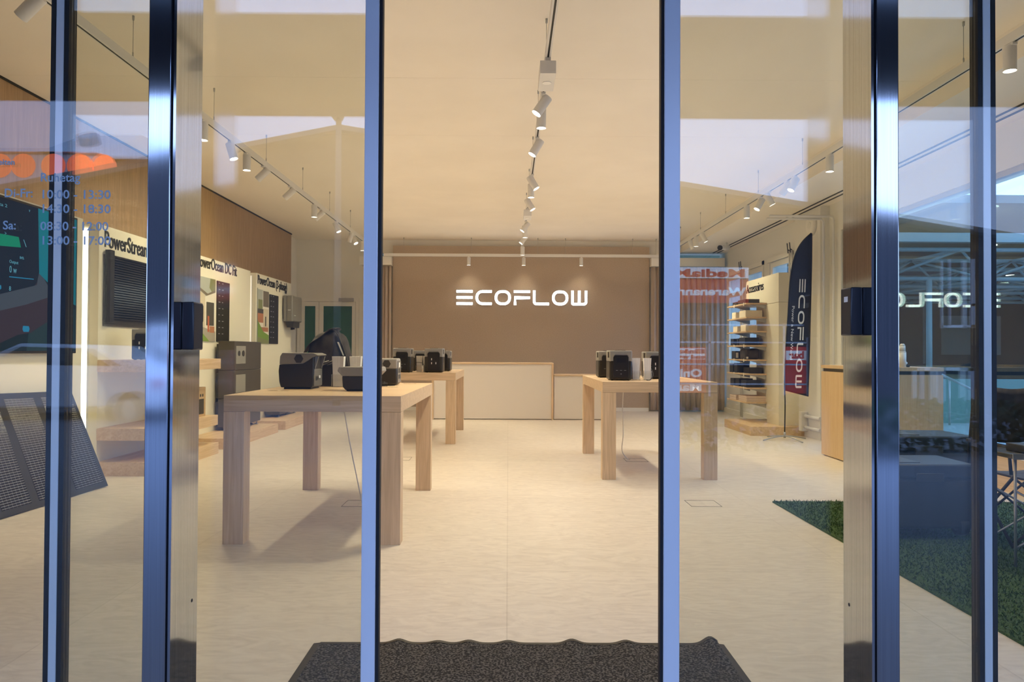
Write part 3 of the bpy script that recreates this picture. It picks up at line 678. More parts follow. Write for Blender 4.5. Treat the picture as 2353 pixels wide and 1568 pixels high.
for y in (.08, .97, .5):
    MB().cyl((.14, y, 0), (.14, y, .01), .025, n=12).cyl((.14, y, .01), (.14, y, .045), .009, n=8).build('foot', 'black_plastic', t_)
for y in (.08, .97):
    MB().cyl((.22, y, 0), (.22, y, .01), .025, n=12).cyl((.22, y, .01), (.22, y, .045), .009, n=8).build('foot', 'grey_metal', t_)
# low dark battery base on the third platform
t_ = thing('battery_cabinet', 'low black battery base with levelling feet on the farthest oak platform', 'battery', (-3.86, 11.95, .13))
B((0, 0, .04), (.22, 1.0, .42), bev=.008).build('battery_module', 'battery_grey', t_)
for y in (.06, .5, .94): MB().cyl((.19, y, 0), (.19, y, .01), .025, n=12).cyl((.19, y, .01), (.19, y, .04), .009, n=8).build('foot', 'grey_metal', t_)

# folding solar panel standing in front of the screen wall
t_ = thing('folding_solar_panel', 'black four-fold solar panel leaning before the big screen wall', 'solar panel', (-3.6, 6.72, 0))
b1 = at(250, 1116, Z=.01); b0 = at(0, 1193, Z=.01); tR = at(165, 898, X=-3.79); tL = at(0, 906, X=-3.83)
dB = (b0-b1)/(b1-b0).length; dT = (tL-tR)/(tL-tR).length
edges_b = [b1, at(171, 1141, Z=.01), at(86, 1167, Z=.01), b0, b0+dB*.42]
pn = (b0-b1).cross(tR-b1).normalized(); ey = Vector((0, 0, CH))
def onp(u, v):
    d = cf*FPX + cr*(u-1176.5) - cu*(v-784); return ey+d*((b1-ey).dot(pn)/d.dot(pn))
edges_b[1], edges_b[2] = onp(171, 1141), onp(86, 1167)
t1_, t2_ = onp(79, 902), onp(-6, 905); topy = [tR, t1_, t2_, t2_+(t2_-t1_), t2_+(t2_-t1_)*2]
org = t_.location
for k in range(4):
    A, Bq, Cq, Dq = edges_b[k]-org, edges_b[k+1]-org, topy[k+1]-org, topy[k]-org
    nn = (Bq-A).cross(Dq-A).normalized()
    if nn.x < 0: nn = -nn
    lerp = lambda u, v: (A*(1-u)+Bq*u)*(1-v)+(Dq*(1-u)+Cq*u)*v
    sp = MB().prism([lerp(.02, 0), lerp(.98, 0), lerp(.98, 1), lerp(.02, 1)], -nn*.012); so = sp.build('folding_section', 'solar_fabric', t_)
    MB().prism([lerp(.10, .05)+nn*.001, lerp(.90, .05)+nn*.001, lerp(.90, .95)+nn*.001, lerp(.10, .95)+nn*.001], -nn*.004).build('solar_cells', 'solar_black', so)
    g = MB()
    for j in range(44):
        v = .06+.88*j/43; g.prism([lerp(.11, v)+nn*.0014, lerp(.89, v)+nn*.0014, lerp(.89, v+.0035)+nn*.0014, lerp(.11, v+.0035)+nn*.0014], nn*.0004)
    for j in range(1, 8):
        u = .10+.8*j/8; g.prism([lerp(u, .05)+nn*.0014, lerp(u+.003, .05)+nn*.0014, lerp(u+.003, .95)+nn*.0014, lerp(u, .95)+nn*.0014], nn*.0003)
    g.build('conductor_lines', 'station_grey', so)
    if k < 3: MB().prism([lerp(.98, .0), lerp(1.02, .0), lerp(1.02, 1), lerp(.98, 1)], -nn*.008).build('hinge_strip', 'solar_fabric', so)
kk = MB()
for q in (.3, .75):
    p0 = (edges_b[0]-org)*(1-q)+(edges_b[4]-org)*q; kk.cyl((-.19, p0.y-.1, .6), (-.27, p0.y-.1, .0), .008, n=8)
kk.build('kickstand', 'grey_metal', t_)

# ================================================================== POWER STATIONS
def station(name, label, loc, rz=0, front='screen', w_=.215, d_=.28, h_=.29, group=None):
    """compact power station, panel faces -y"""
    t_ = thing(name, label, 'power station', loc, rz, group)
    hw = w_/2; zs = h_*.69
    B((-hw, 0, .006), (hw, d_, zs), bev=.016, seg=3).build('lower_body', 'station_dark', t_)
    up = MB().box((-hw, 0, zs-.018), (hw, d_, h_), bev=.010, seg=2).build('upper_body', 'station_grey', t_)
    fp = MB(); pw = w_*.335
    pts = [(-pw, 0, .03), (pw, 0, .03), (pw, 0, h_*.78), (pw*.78, 0, h_*.86), (-pw*.78, 0, h_*.86), (-pw, 0, h_*.78)]
    fp.prism(pts, (0, -.012, 0), bev=.003); fpo = fp.build('front_panel', 'black_plastic', t_)
    hd = MB().prism([(-pw*1.02, -.001, h_*.81), (-pw*.72, -.001, h_*.885), (pw*.72, -.001, h_*.885), (pw*1.02, -.001, h_*.81), (pw*.8, -.001, h_*.845), (-pw*.8, -.001, h_*.845)], (0, -.022, 0)).build('handle', 'station_trim', t_)
    MB().box((-pw*.7, .04, h_), (pw*.7, d_-.04, h_+.004)).build('top_recess', 'dark_plastic', t_)
    if front == 'screen':
        B((-pw*.62, -.0135, h_*.60), (pw*.62, -.012, h_*.74)).build('display', 'screen_black', fpo)
        MB().cyl((0, -.012, h_*.22), (0, -.015, h_*.22), .007, n=14).build('power_button', 'station_trim', fpo)
        g = MB()
        for x in (-.04, 0, .04): g.box((x-.01, -.0135, h_*.335), (x+.01, -.012, h_*.345))
        g.build('port_marks', 'grey_metal', fpo)
    else:
        for (x, z) in ((-.026, .55), (-.026, .39), (.03, .39)):
            B((x-.005, -.0135, h_*z-.013), (x+.005, -.012, h_*z+.013), bev=.0006).build('outlet', 'outlet_white', fpo)
        MB().cyl((.03, -.012, h_*.55), (.03, -.0135, h_*.55), .012, n=14).build('power_socket', 'screen_black', fpo)
    g = MB()
    for k in range(6): g.box((hw, .03+.018*k, h_*.76), (hw+.0012, .04+.018*k, h_*.95)); g.box((-hw-.0012, .03+.018*k, h_*.76), (-hw, .04+.018*k, h_*.95))
    g.build('vent_slots', 'black_plastic', t_)
    g = MB()
    for x in (-hw+.03, hw-.03):
        for y in (.03, d_-.03): g.cyl((x, y, 0), (x, y, .007), .012, n=10)
    g.build('rubber_feet', 'rubber', t_)
    return t_
def table(label, y0, y1, x0, x1, h_=.92):
    t_ = thing('display_table', label, 'table', ((x0+x1)/2, (y0+y1)/2, 0), 0, 'oak display tables')
    a, c = (x1-x0)/2, (y1-y0)/2; lg = .128; ap = .10
    MB().box((-a, -c, h_-ap), (a, c, h_), bev=.002).build('tabletop', 'oak_x', t_)
    for sx_ in (-1, 1):
        for sy_ in (-1, 1):
            B((sx_*a, sy_*c, 0), (sx_*(a-lg), sy_*(c-.11), h_-ap-.0015), bev=.0015).build('leg', 'oak_z', t_)
    return t_
TZ = .92
table('oak display table nearest the entrance, with the backpack on it', 4.645, 6.56, -1.76, -.663)
table('oak display table in front of the tall reception counter', 9.68, 11.5, -1.76, -.678)
table('oak display table on the flag side of the shop', 7.036, 8.93, .888, 1.97)

def leaflets(label, loc, rz=0, w_=.085, h_=.235, d_=.06):
    t_ = thing('leaflet_holder', label, 'leaflets', loc, rz, 'leaflet stacks on the tables')
    g = MB(); hw = w_/2
    g.prism([(-hw*.86, 0, .006), (hw*.86, 0, .006), (hw*.93, 0, h_*.55), (hw*1.08, 0, h_), (-hw*1.08, 0, h_), (-hw*.93, 0, h_*.55)], (0, d_, 0), bev=.001)
    g.build('leaflet', 'paper', t_)
    a = MB().box((-hw-.004, -.012, 0), (hw+.004, d_+.012, .004)).box((-hw-.004, -.012, .004), (hw+.004, -.009, h_*.42)).box((-hw-.006, -.008, .004), (-hw-.004, d_, h_*.42)).box((hw+.004, -.008, .004), (hw+.006, d_, h_*.42))
    a.build('clear_stand', 'acrylic', t_); return t_
def on_table(u, v): q = at(u, v, Z=TZ); return q.x, q.y

# --- table 1: large station with end handle
def big_station():
    x, y = on_table(676, 897); t_ = thing('large_power_station', 'large dark power station with carrying handle, on the table by the backpack', 'power station', (-1.655, 5.42, TZ))
    W_, D_, H_ = .245, .27, .262
    low = MB().prism([(.012, 0, .012), (W_-.01, 0, .012), (W_+.0, 0, .03), (W_+.0, 0, H_*.90), (W_*.70, 0, H_*.68), (0, 0, H_*.68), (-.006, 0, H_*.5), (0, 0, .05)], (0, D_, 0), bev=.006)
    low.build('lower_body', 'station_dark', t_)
    up = MB().prism([(0, .002, H_*.685), (W_*.70, .002, H_*.685), (W_*1.0, .002, H_*.91), (W_*1.13, .002, H_*.93), (W_*1.13, .002, H_*.95), (W_*1.0, .002, H_), (.02, .002, H_), (.004, .002, H_*.9)], (0, D_-.004, 0), bev=.004)
    up.build('upper_body', 'station_grey', t_)
    hd = MB()
    for y_ in (.03, D_-.05): hd.prism([(W_, y_, H_*.62), (W_+.004, y_, H_*.55), (W_*1.12, y_, H_*.90), (W_*1.02, y_, H_*.91)], (0, .02, 0))
    hd.build('handle', 'station_trim', t_)
    side = MB().box((W_, .02, .02), (W_+.004, D_-.02, H_*.55), bev=.0015); so = side.build('side_panel', 'station_trim', t_)
    B((W_+.004, .15, .075), (W_+.0055, .19, .095)).build('outlet', 'outlet_white', so)
    B((W_+.004, .06, .06), (W_+.0055, .13, .09)).build('socket_recess', 'dark_plastic', so)
    hexm = MB().prism([(.14+.034*math.cos(k*math.pi/3), -.0005, H_*.84+.034*math.sin(k*math.pi/3)) for k in range(6)], (0, -.001, 0)); hexm.build('emblem', 'dark_plastic', t_)
    B((.03, .02, 0), (W_-.02, D_-.02, .0125)).build('rubber_feet', 'rubber', t_)
big_station()
def mid_station():
    t_ = thing('low_power_station', 'low dark power station with flared top, on the near table beside the door frame', 'power station', (-1.18, 5.18, TZ))
    W_, D_, H_ = .30, .24, .166
    MB().prism([(.055, 0, .008), (W_-.055, 0, .008), (W_-.035, 0, .03), (W_-.03, 0, H_*.62), (.032, 0, H_*.62), (.036, 0, .03)], (0, D_, 0), bev=.006).build('lower_body', 'station_dark', t_)
    MB().prism([(.034, .001, H_*.62), (W_-.034, .001, H_*.62), (W_, .001, H_*.83), (W_-.008, .001, H_), (.008, .001, H_), (0, .001, H_*.83)], (0, D_-.002, 0), bev=.004).build('upper_body', 'station_grey', t_)
    B((.06, .02, 0), (W_-.06, D_-.02, .0085)).build('rubber_feet', 'rubber', t_)
mid_station()
def small_station():
    t_ = thing('small_power_station', 'small two-tone power station with outlets, at the near table edge beside black cables', 'power station', (-1.25, 6.10, TZ), 0)
    W_, D_, H_ = .345, .2, .218
    B((0, 0, .005), (W_, D_, H_*.64), bev=.014, seg=3).build('lower_body', 'station_dark', t_)
    B((0, 0, H_*.60), (W_, D_, H_), bev=.012, seg=3).build('upper_body', 'station_grey', t_)
    so = B((W_, .02, .02), (W_+.006, D_-.02, H_*.9), bev=.002).build('outlet_panel', 'station_trim', t_)
    for z in (.05, .10): 
        for y_ in (.05, .11): B((W_+.006, y_, z), (W_+.0075, y_+.03, z+.035)).build('outlet', 'black_plastic', so)
    B((W_+.006, .06, .145), (W_+.0075, .12, .185)).build('display', 'outlet_white', so)
    MB().prism([(.26+.034*math.cos(k*math.pi/3), -.0003, H_*.8+.034*math.sin(k*math.pi/3)) for k in range(6)], (0, -.001, 0)).build('emblem', 'dark_plastic', t_)
small_station()
g = MB(); rnd = random.Random(11)
cx, cy_ = -1.04, 5.93
for k in range(7):
    a0 = rnd.random()*6; rr = .045+.02*rnd.random(); pts = [(cx+math.cos(a0+q*.7)*rr*1.4+.01*rnd.random(), cy_+math.sin(a0+q*.7)*rr*.6, TZ+.006+.004*k+.004*math.sin(q)) for q in range(9)]
    g.tube(cable(pts, 4), .0035, 6)
g.tube(cable([(cx+.05, cy_, TZ+.01), (cx+.10, cy_-.01, TZ+.006), (cx+.14, cy_+.02, TZ+.006)]), .0035, 6)
g.build('cable', 'black_plastic'); tag(bpy.data.objects['cable'], 'coiled black power cable on the near table', 'cable')
leaflets('leaflet stack on the near table between the backpack and the low station', (-1.345+.043, 5.73, TZ))
leaflets('leaflet stack standing behind the low station on the near table', (-1.215, 5.95, TZ))
# backpack
def backpack():
    t_ = thing('backpack', 'black backpack with loose flap and straps standing on the near table', 'backpack', (-1.50, 6.26, TZ))
    def body(u, v):
        th = 2*math.pi*u; ph = v
        prof = [(.0, .15), (.12, .175), (.35, .18), (.6, .172), (.8, .152), (.93, .118), (1.0, .03)]
        for (a, r0), (b_, r1) in zip(prof, prof[1:]):
            if ph <= b_+1e-9: R_ = r0+(r1-r0)*(ph-a)/(b_-a); break
        wob = 1+.05*math.sin(th*3+ph*6)+.035*math.sin(th*7+2*ph)
        return (math.cos(th)*R_*1.0*wob+.02*ph, math.sin(th)*R_*.62*wob, .004+.44*ph)
    MB().grid(body, 36, 18).build('bag_body', 'bag_cloth', t_)
    # loose flap falling to the left
    def flap(u, v):
        x = .06-.27*v-.03*v*u; z = .462-.03*v-.13*v*v-.05*v*v*(1-u*.4)+.012*math.sin(v*9+u*3); y = -.10+.2*u
        return (x+.02, y+.02*math.sin(v*7), z)
    o = MB().grid(flap, 8, 16).build('flap', 'bag_cloth', t_); md = o.modifiers.new('s', 'SOLIDIFY'); md.thickness = .006
    for k, (y_, w2) in enumerate(((-.07, .022), (.0, .026), (.05, .02))):
        pts = cable([(.0, y_, .455), (.06, y_-.01, .45), (.11, y_-.02, .37), (.155+.01*k, y_-.02, .25), (.185+.01*k, y_-.02, .14), (.20, y_-.02, .02)], 6)
        g = MB()
        for a, b_ in zip(pts, pts[1:]):
            g.prism([Vector(a)+Vector((0, -w2/2, 0)), Vector(a)+Vector((0, w2/2, 0)), Vector(b_)+Vector((0, w2/2, 0)), Vector(b_)+Vector((0, -w2/2, 0))], (.006, 0, .003))
        g.build('strap', 'bag_cloth', t_)
    g = MB().prism([(.098, -.125, .35), (.112, -.125, .35), (.155, -.125, .24), (.145, -.125, .24)], (0, .004, 0)); g.build('reflective_strip', 'label_white', t_)
    g = MB().prism([(.12, -.118, .36), (.16, -.118, .25), (.13, -.118, .2), (.08, -.118, .36)], (0, .003, 0)); g.build('side_patch', 'black_plastic', t_)
    MB().tube(cable([(-.15, -.10, .15), (-.05, -.125, .14), (.06, -.128, .13), (.16, -.09, .12)]), .006, 6).build('piping', 'bag_cloth', t_)
backpack()
t_ = thing('folded_leaflets', 'dark splayed leaflets lying behind the large power station', 'leaflets', (-1.62, 5.84, TZ))
g = MB()
for k in range(7):
    a = k*.25; g.prism([(k*.035, 0, .17+.012*math.sin(k*2)), (k*.035+.09, 0, .20+.01*math.cos(k)), (k*.035+.09, .12, .20), (k*.035, .12, .175)], (0, 0, .003))
g.build('leaflet', 'station_grey', t_); B((0, .01, 0), (.3, .11, .168)).build('display_block', 'station_dark', t_)
for (u, v, lab) in ((640, 899, 'small clear label plate on the near table by the large station'), (893, 891, 'clear label plate on the near table beside the cables'), (946, 883, 'clear label plate at the rear corner of the near table')):
    x, y = on_table(u, v); tag(B((-.07, -.015, 0), (.07, .015, .004)).build('label_plate', 'acrylic', None, (x, y, TZ)), lab, 'label')
# --- table 2
station('power_station', 'black power station with screen, first on the table before the tall counter', (-1.385, 9.76, TZ), 0, 'screen', .235, .30, .315, 'power stations on the tables')
station('power_station', 'black power station with three white outlets, before the tall counter', (-.972, 9.76, TZ), 0, 'outlets', .238, .30, .315, 'power stations on the tables')
station('power_station', 'black power station half hidden behind the one with a screen, before the tall counter', (-1.24, 10.5, TZ), .25, 'screen', .2, .30, .285, 'power stations on the tables')
station('power_station', 'black power station half hidden behind the one with white outlets', (-.925, 10.45, TZ), 0, 'outlets', .235, .30, .285, 'power stations on the tables')
leaflets('leaflet stack between the two front power stations before the tall counter', (-1.185, 9.95, TZ), 0, .07, .215)
leaflets('leaflet stack tucked against the power station with white outlets', (-1.118, 9.95, TZ), 0, .03, .215)
MB().tube(cable([(-1.22, 9.93, TZ+.13), (-1.15, 9.92, TZ+.125), (-1.115, 9.92, TZ+.09), (-1.11, 9.92, TZ+.01), (-1.09, 9.91, TZ+.005)]), .003, 6).build('cable', 'black_plastic')
tag(bpy.data.objects['cable.001'], 'thin dark cable crossing the leaflets before the tall counter', 'cable')
# --- table 3
station('power_station', 'black power station with screen and round button, front of the flag-side table', (1.105, 7.34, TZ), 0, 'screen', .222, .26, .294, 'power stations on the tables')
station('power_station', 'black power station half hidden at the rear corner of the flag-side table', (1.09, 8.14, TZ), 0, 'screen', .215, .26, .288, 'power stations on the tables')
station('power_station', 'black power station with outlets, cut by the door frame on the flag-side table', (1.555, 7.78, TZ), 0, 'outlets', .25, .26, .285, 'power stations on the tables')
leaflets('leaflet stack beside the front power station on the flag-side table', (1.275, 7.46, TZ), 0, .078, .22)
leaflets('leaflet stack beside the power station cut by the door frame', (1.39, 7.46, TZ), 0, .07, .22)
MB().tube(cable([(1.50, 7.76, TZ+.125), (1.45, 7.62, TZ+.125), (1.44, 7.43, TZ+.06), (1.40, 7.38, TZ+.006), (1.36, 7.36, TZ+.006)]), .004, 6).build('cable', 'black_plastic')
tag(bpy.data.objects['cable.002'], 'black cable running from the cut-off power station to the flag-side tabletop', 'cable')
MB().tube(cable([(1.17, 7.6, .82), (1.17, 7.65, .6), (1.2, 7.8, .35), (1.25, 8.2, .12), (1.33, 8.33, .012), (1.36, 8.34, .008)]), .005, 6).build('cable', 'cable_white')
tag(bpy.data.objects['cable.003'], 'white cable hanging from the flag-side table to a floor box', 'cable')
MB().tube(cable([(-1.165, 5.3, .82), (-1.14, 5.4, .55), (-1.10, 5.5, .25), (-1.07, 5.6, .012), (-1.05, 5.6, .008)]), .0045, 6).build('cable', 'cable_white')
tag(bpy.data.objects['cable.004'], 'white cable hanging under the near table', 'cable')
for (x, y, lab) in ((1.42, 8.32, 'square floor box under the flag-side table'), (-1.16, 5.9, 'square floor box under the near table'), (1.55, 5.95, 'square floor box in the open floor near the turf'), (-1.2, 8.35, 'square floor box between the near table and the rear table')):
    g = MB(); s_ = .12
    for a, c in (((-s_, -s_), (s_, -s_+.003)), ((-s_, s_-.003), (s_, s_)), ((-s_, -s_), (-s_+.003, s_)), ((s_-.003, -s_), (s_, s_))): g.box((a[0], a[1], .0005), (c[0], c[1], .002))
    t_ = thing('floor_box', lab, 'floor box', (x, y, 0)); g.build('frame', 'dark_plastic', t_); B((-s_+.006, -s_+.006, .0002), (s_-.006, s_-.006, .001)).build('lid', 'floor_vinyl', t_)

# small station and carton on the left shelves
station('power_station', 'black power station with white outlets on the upper oak wall shelf', (-3.55, 7.28, 1.10), .2, 'outlets', .2, .26, .30)
t_ = thing('carton', 'brown printed cardboard carton on the middle oak shelf', 'box', (-3.62, 8.15, .45))
B((0, 0, 0), (.18, .39, .33), bev=.002).build('carton_body', 'cardboard', t_)
B((.18, .03, .03), (.1812, .34, .20), bev=.0003).build('printed_picture', 'dark_box', t_)
g = MB()
for k in range(5): g.box((.18, .05+.06*k, .225), (.1812, .085+.06*k, .255))
g.build('printed_icon', 'dark_box', t_)

# ================================================================== ACCESSORIES SHELF UNIT (right)
XF = 3.98
t_ = thing('shelf_unit', 'cream accessories shelving unit with eight oak shelves beside the flag', 'shelf unit', (XF, 11.0, 0))
B((0, 0, 1.95), (.34, 1.5, 2.385), bev=.002).build('header', 'cream_panel', t_)
B((0, 0, .12), (.34, .5, 1.945), bev=.002).build('side_cabinet', 'cream_panel', t_)
B((.31, .5, .12), (.34, .98, 1.95)).build('back_panel', 'cream_panel', t_)
B((0, .5, .40), (.02, .99, 1.95)).build('shelf_rail', 'cream_panel', t_)
g = MB().prism([(-.48, -.2, 0), (.345, -.2, 0), (.345, 1.1, 0), (-.48, 1.1, 0)], (0, 0, .13), bev=.002); g.build('plinth', 'oak_y', t_)
text_mesh('title_lettering', 'Accessoires', .20, 'text_black', t_, (-.004, 1.475, 2.185), (0, -1, 0), (0, 0, 1), depth=.006, fit=at(1716, 660, X=XF).y-at(1755, 660, X=XF).y, bold=.0012)
SZ = [1.966, 1.752, 1.534, 1.316, 1.095, .876, .66, .438]
for z in SZ:
    s_ = B((-.32, .5, z-.022), (-.001, 1.5, z), bev=.001).build('shelf', 'oak_y', t_)
    g = MB().prism([(-.26, .53, z-.024), (-.002, .53, z-.024), (-.002, .53, z-.09)], (0, .008, 0)).prism([(-.26, 1.3, z-.024), (-.002, 1.3, z-.024), (-.002, 1.3, z-.09)], (0, .008, 0)); g.build('bracket', 'grey_metal', s_)
def carton(name, m_, label, x, y, z, w_, d_, h_, group, rz=0, lab=None, cat='box'):
    t_ = thing(name, label, cat, (XF+x, 11.0+y, z+.0005), rz, group)
    B((-w_/2, 0, 0), (w_/2, d_, h_), bev=.003).build('box_body', m_, t_)
    if lab: B((-w_/2+.01, -.001, h_*.15), (-w_/2+.05, 0, h_*.8)).build('printed_label', lab, t_)
    return t_
G = 'boxes on the accessories shelves'
carton('accessory_box', 'dark_box', 'flat black box on the top accessories shelf, under the title', -.15, .72, SZ[0], .22, .4, .075, G)
carton('accessory_box', 'dark_box', 'second flat black box farther along the top accessories shelf', -.17, 1.18, SZ[0], .18, .22, .06, G)
carton('accessory_box', 'cream_box', 'large cream box on the second accessories shelf', -.175, .58, SZ[1], .26, .32, .105, G)
carton('accessory_box', 'cream_box', 'smaller cream box beyond the large one, second accessories shelf', -.2, 1.1, SZ[1], .2, .2, .10, G)
carton('accessory_box', 'cream_box', 'cream box with printed end, near end of the third accessories shelf', -.2, .62, SZ[2], .18, .25, .10, G, lab='label_white')
carton('accessory_box', 'cream_box', 'cream box with printed end, far end of the third accessories shelf', -.2, 1.05, SZ[2], .18, .22, .09, G, lab='label_white')
carton('accessory_box', 'blue_black_box', 'wide black box on the fourth accessories shelf', -.18, .66, SZ[3], .22, .3, .12, G)
carton('accessory_box', 'dark_box', 'slim black box standing mid fourth accessories shelf', -.2, 1.05, SZ[3], .16, .06, .11, G)
carton('accessory_box', 'blue_black_box', 'black box at the far end of the fourth accessories shelf', -.22, 1.25, SZ[3], .14, .16, .11, G)
B5 = thing('storage_bag', 'rounded dark bag on the fifth accessories shelf', 'bag', (XF-.18, 11.62, SZ[4])); B((-.11, 0, 0), (.11, .3, .165), bev=.03, seg=3).build('bag_body', 'bag_cloth', B5); MB().tube(cable([(-.06, .0, .1), (-.06, -.02, .16), (.06, -.02, .16), (.06, 0, .1)]), .006).build('handle', 'bag_cloth', B5); B((-.1, -.004, .01), (-.07, -.001, .04)).build('price_tag', 'label_white', B5)
carton('accessory_box', 'blue_black_box', 'dark box with white label on the fifth accessories shelf', -.22, 1.12, SZ[4], .16, .2, .13, G, lab='label_white')
carton('accessory_box', 'dark_box', 'low black box at the near end of the sixth accessories shelf', -.13, .62, SZ[5], .2, .3, .09, G)
carton('accessory_box', 'blue_black_box', 'tall dark box mid sixth accessories shelf', -.2, 1.02, SZ[5], .2, .16, .155, G)
carton('accessory_box', 'blue_black_box', 'dark box at the far end of the sixth accessories shelf', -.22, 1.25, SZ[5], .16, .18, .14, G)
carton('accessory_box', 'blue_black_box', 'dark box at the near end of the seventh accessories shelf', -.17, .6, SZ[6], .24, .25, .11, G)
carton('accessory_box', 'dark_box', 'black box mid seventh accessories shelf', -.18, .95, SZ[6], .22, .2, .125, G)
carton('accessory_box', 'dark_box', 'black box at the far end of the seventh accessories shelf', -.2, 1.22, SZ[6], .18, .2, .12, G)
for k, nm in enumerate(('bottom', 'middle', 'top')):
    carton('flat_carton', 'pale_box', '%s flat pale carton in the near pile on the lowest accessories shelf' % nm, -.15, .55, SZ[7]+.03*k, .3, .4, .028, 'flat cartons on the lowest shelf')
for k, nm in enumerate(('bottom', 'top')):
    carton('flat_carton', 'pale_box', '%s flat pale carton in the far pile on the lowest accessories shelf' % nm, -.17, 1.05, SZ[7]+.036*k, .28, .32, .034, 'flat cartons on the lowest shelf')
# price tags along shelf edges
TAGN = ['top', 'second', 'third', 'fourth', 'fifth', 'sixth', 'seventh']
for k in (0, 3, 4, 5, 6):
    for j, y_ in enumerate((.6, 1.1)):
        tag(B((-.001, 0, -.02), (0, .035, .03)).build('price_tag', 'label_white', None, (XF-.321, 11+y_, SZ[k]-.02)), 'white price tag at the %s end of the %s accessories shelf edge' % (('near', 'far')[j], TAGN[k]), 'price tag', 'price tags on the accessories shelves')

# beach flag
YF = 10.3
def flag():
    base = at(1803, 1000, Y=YF); t_ = thing('feather_flag', 'dark navy feather flag with cream lettering on a cross-foot stand', 'flag', (base.x, YF, 0))
    o = t_.location
    P = lambda u, v: Vector((at(u, v, Y=YF).x-o.x, 0, at(u, v, Y=YF).z-o.z))
    pole = [P(1803, 1003), P(1804, 930), P(1803, 880), P(1806, 800), P(1811, 720), P(1816, 640), P(1826, 590), P(1842, 558), P(1864, 536)]
    pc = cable(pole, 6)
    MB().tube(pc, .009, 8).build('pole', 'black_plastic', t_)
    right = [P(1866, 537), P(1866, 600), P(1865, 680), P(1863, 760), P(1860, 840), P(1857, 912)]
    rc = cable(right, 6)
    low = [q for q in pc if q.z >= P(1803, 902).z-1e-4]
    n = 40
    def samp(L, t):
        x = t*(len(L)-1); i = min(int(x), len(L)-2); f_ = x-i; return Vector(L[i])*(1-f_)+Vector(L[i+1])*f_
    rc2 = rc[::-1]
    def f(u, v):
        a, b_ = samp(low, v), samp(rc2, v); q = a*(1-u)+b_*u; q.y = .012*math.sin(u*5+v*6)*u; return q
    o2 = MB().grid(f, 10, n).build('sail', 'flag_cloth', t_); md = o2.modifiers.new('s', 'SOLIDIFY'); md.thickness = .003
    # lettering running down the sail, letters turned on their side
    org = P(1855, 642); org.y = -.022
    lets, seg = strokes(0, 0, 0)
    R = (P(1839, 886)-P(1849, 642)).normalized(); U = Vector((1, 0, 0)); L = (P(1839, 886)-P(1849, 642)).length
    sx = L/2.655
    for i, (nm, paths, closed) in enumerate(lets):
        b_ = MB()
        for pth in paths:
            for q in seg(pth, bool(closed)):
                b_.prism([Vector((P(1836, 642).x, -.022, P(1836, 642).z))+R*((v.x+.3988*i)*sx)+U*(v.y*sx*.95*.52/.95) for v in q], (0, .002, 0))
        b_.build('sail_letter', 'text_white', t_)
    s0 = P(1819, 703); s1 = P(1814, 826); s0.y = -.02
    text_mesh('slogan', 'Power a New World', .052, 'text_white', t_, s0, (s1-P(1819, 703)), (1, 0, 0.04), depth=.001, fit=(s1-P(1819, 703)).length)
    g = MB()
    for a in (.35, 1.9, 3.49, 5.04):
        g.tube(cable([(0, 0, .055), (.15*math.cos(a), .15*math.sin(a), .045), (.36*math.cos(a), .36*math.sin(a), .008)]), .009, 6)
    g.build('cross_foot', 'grey_metal', t_); MB().cyl((0, 0, .03), (0, 0, .11), .016, n=12).build('socket', 'grey_metal', t_)
flag()

# oak counter by the right window
t_ = thing('oak_counter', 'pale oak service counter against the windows, with a white bottle on it', 'counter', (3.70, 7.45, 0))
B((0, 0, .012), (.64, 1.38, .985)).build('cabinet_body', 'counter_oak', t_)
B((.02, .01, .986), (.63, 1.37, 1.022)).build('shadow_gap', 'dark_plastic', t_)
B((-.004, -.004, 1.022), (.645, 1.385, 1.06), bev=.001).build('counter_top', 'counter_oak', t_)
x = at(2078, 833, Y=7.6).x
t_ = thing('pump_bottle', 'white plastic bottle on the oak counter', 'bottle', (x-.01, 7.62, 1.0605))
MB().cyl((0, 0, 0), (0, 0, .15), .036, .036, 20).cyl((0, 0, .15), (0, 0, .165), .036, .028, 20).build('bottle_body', 'white_plastic', t_)
MB().cyl((0, 0, .1652), (0, 0, .215), .03, .029, 20).cyl((0, 0, .215), (0, 0, .238), .029, .016, 20).build('cap', 'white_plastic', t_)
g = MB(); rnd = random.Random(2)
for k in range(6):
    pts = [(.035*math.cos(q*.9+k)+.01*rnd.random(), .08*math.sin(q*.9+k), .006+.004*k) for q in range(8)]; g.tube(cable(pts, 3), .006, 6)
g.build('cable', 'dark_plastic', None, (3.83, 8.25, 1.0605)); tag(bpy.data.objects['cable.005'], 'tangle of dark cable on top of the oak counter', 'cable')
t_ = thing('barcode_scanner', 'small black handset beside the white bottle on the oak counter', 'handset', (4.02, 7.6, 1.0605)); B((0, 0, 0), (.07, .05, .022), bev=.005).build('base', 'black_plastic', t_); MB().cyl((.02, .02, .022), (.05, .03, .045), .012, n=10).build('handle', 'white_plastic', t_)

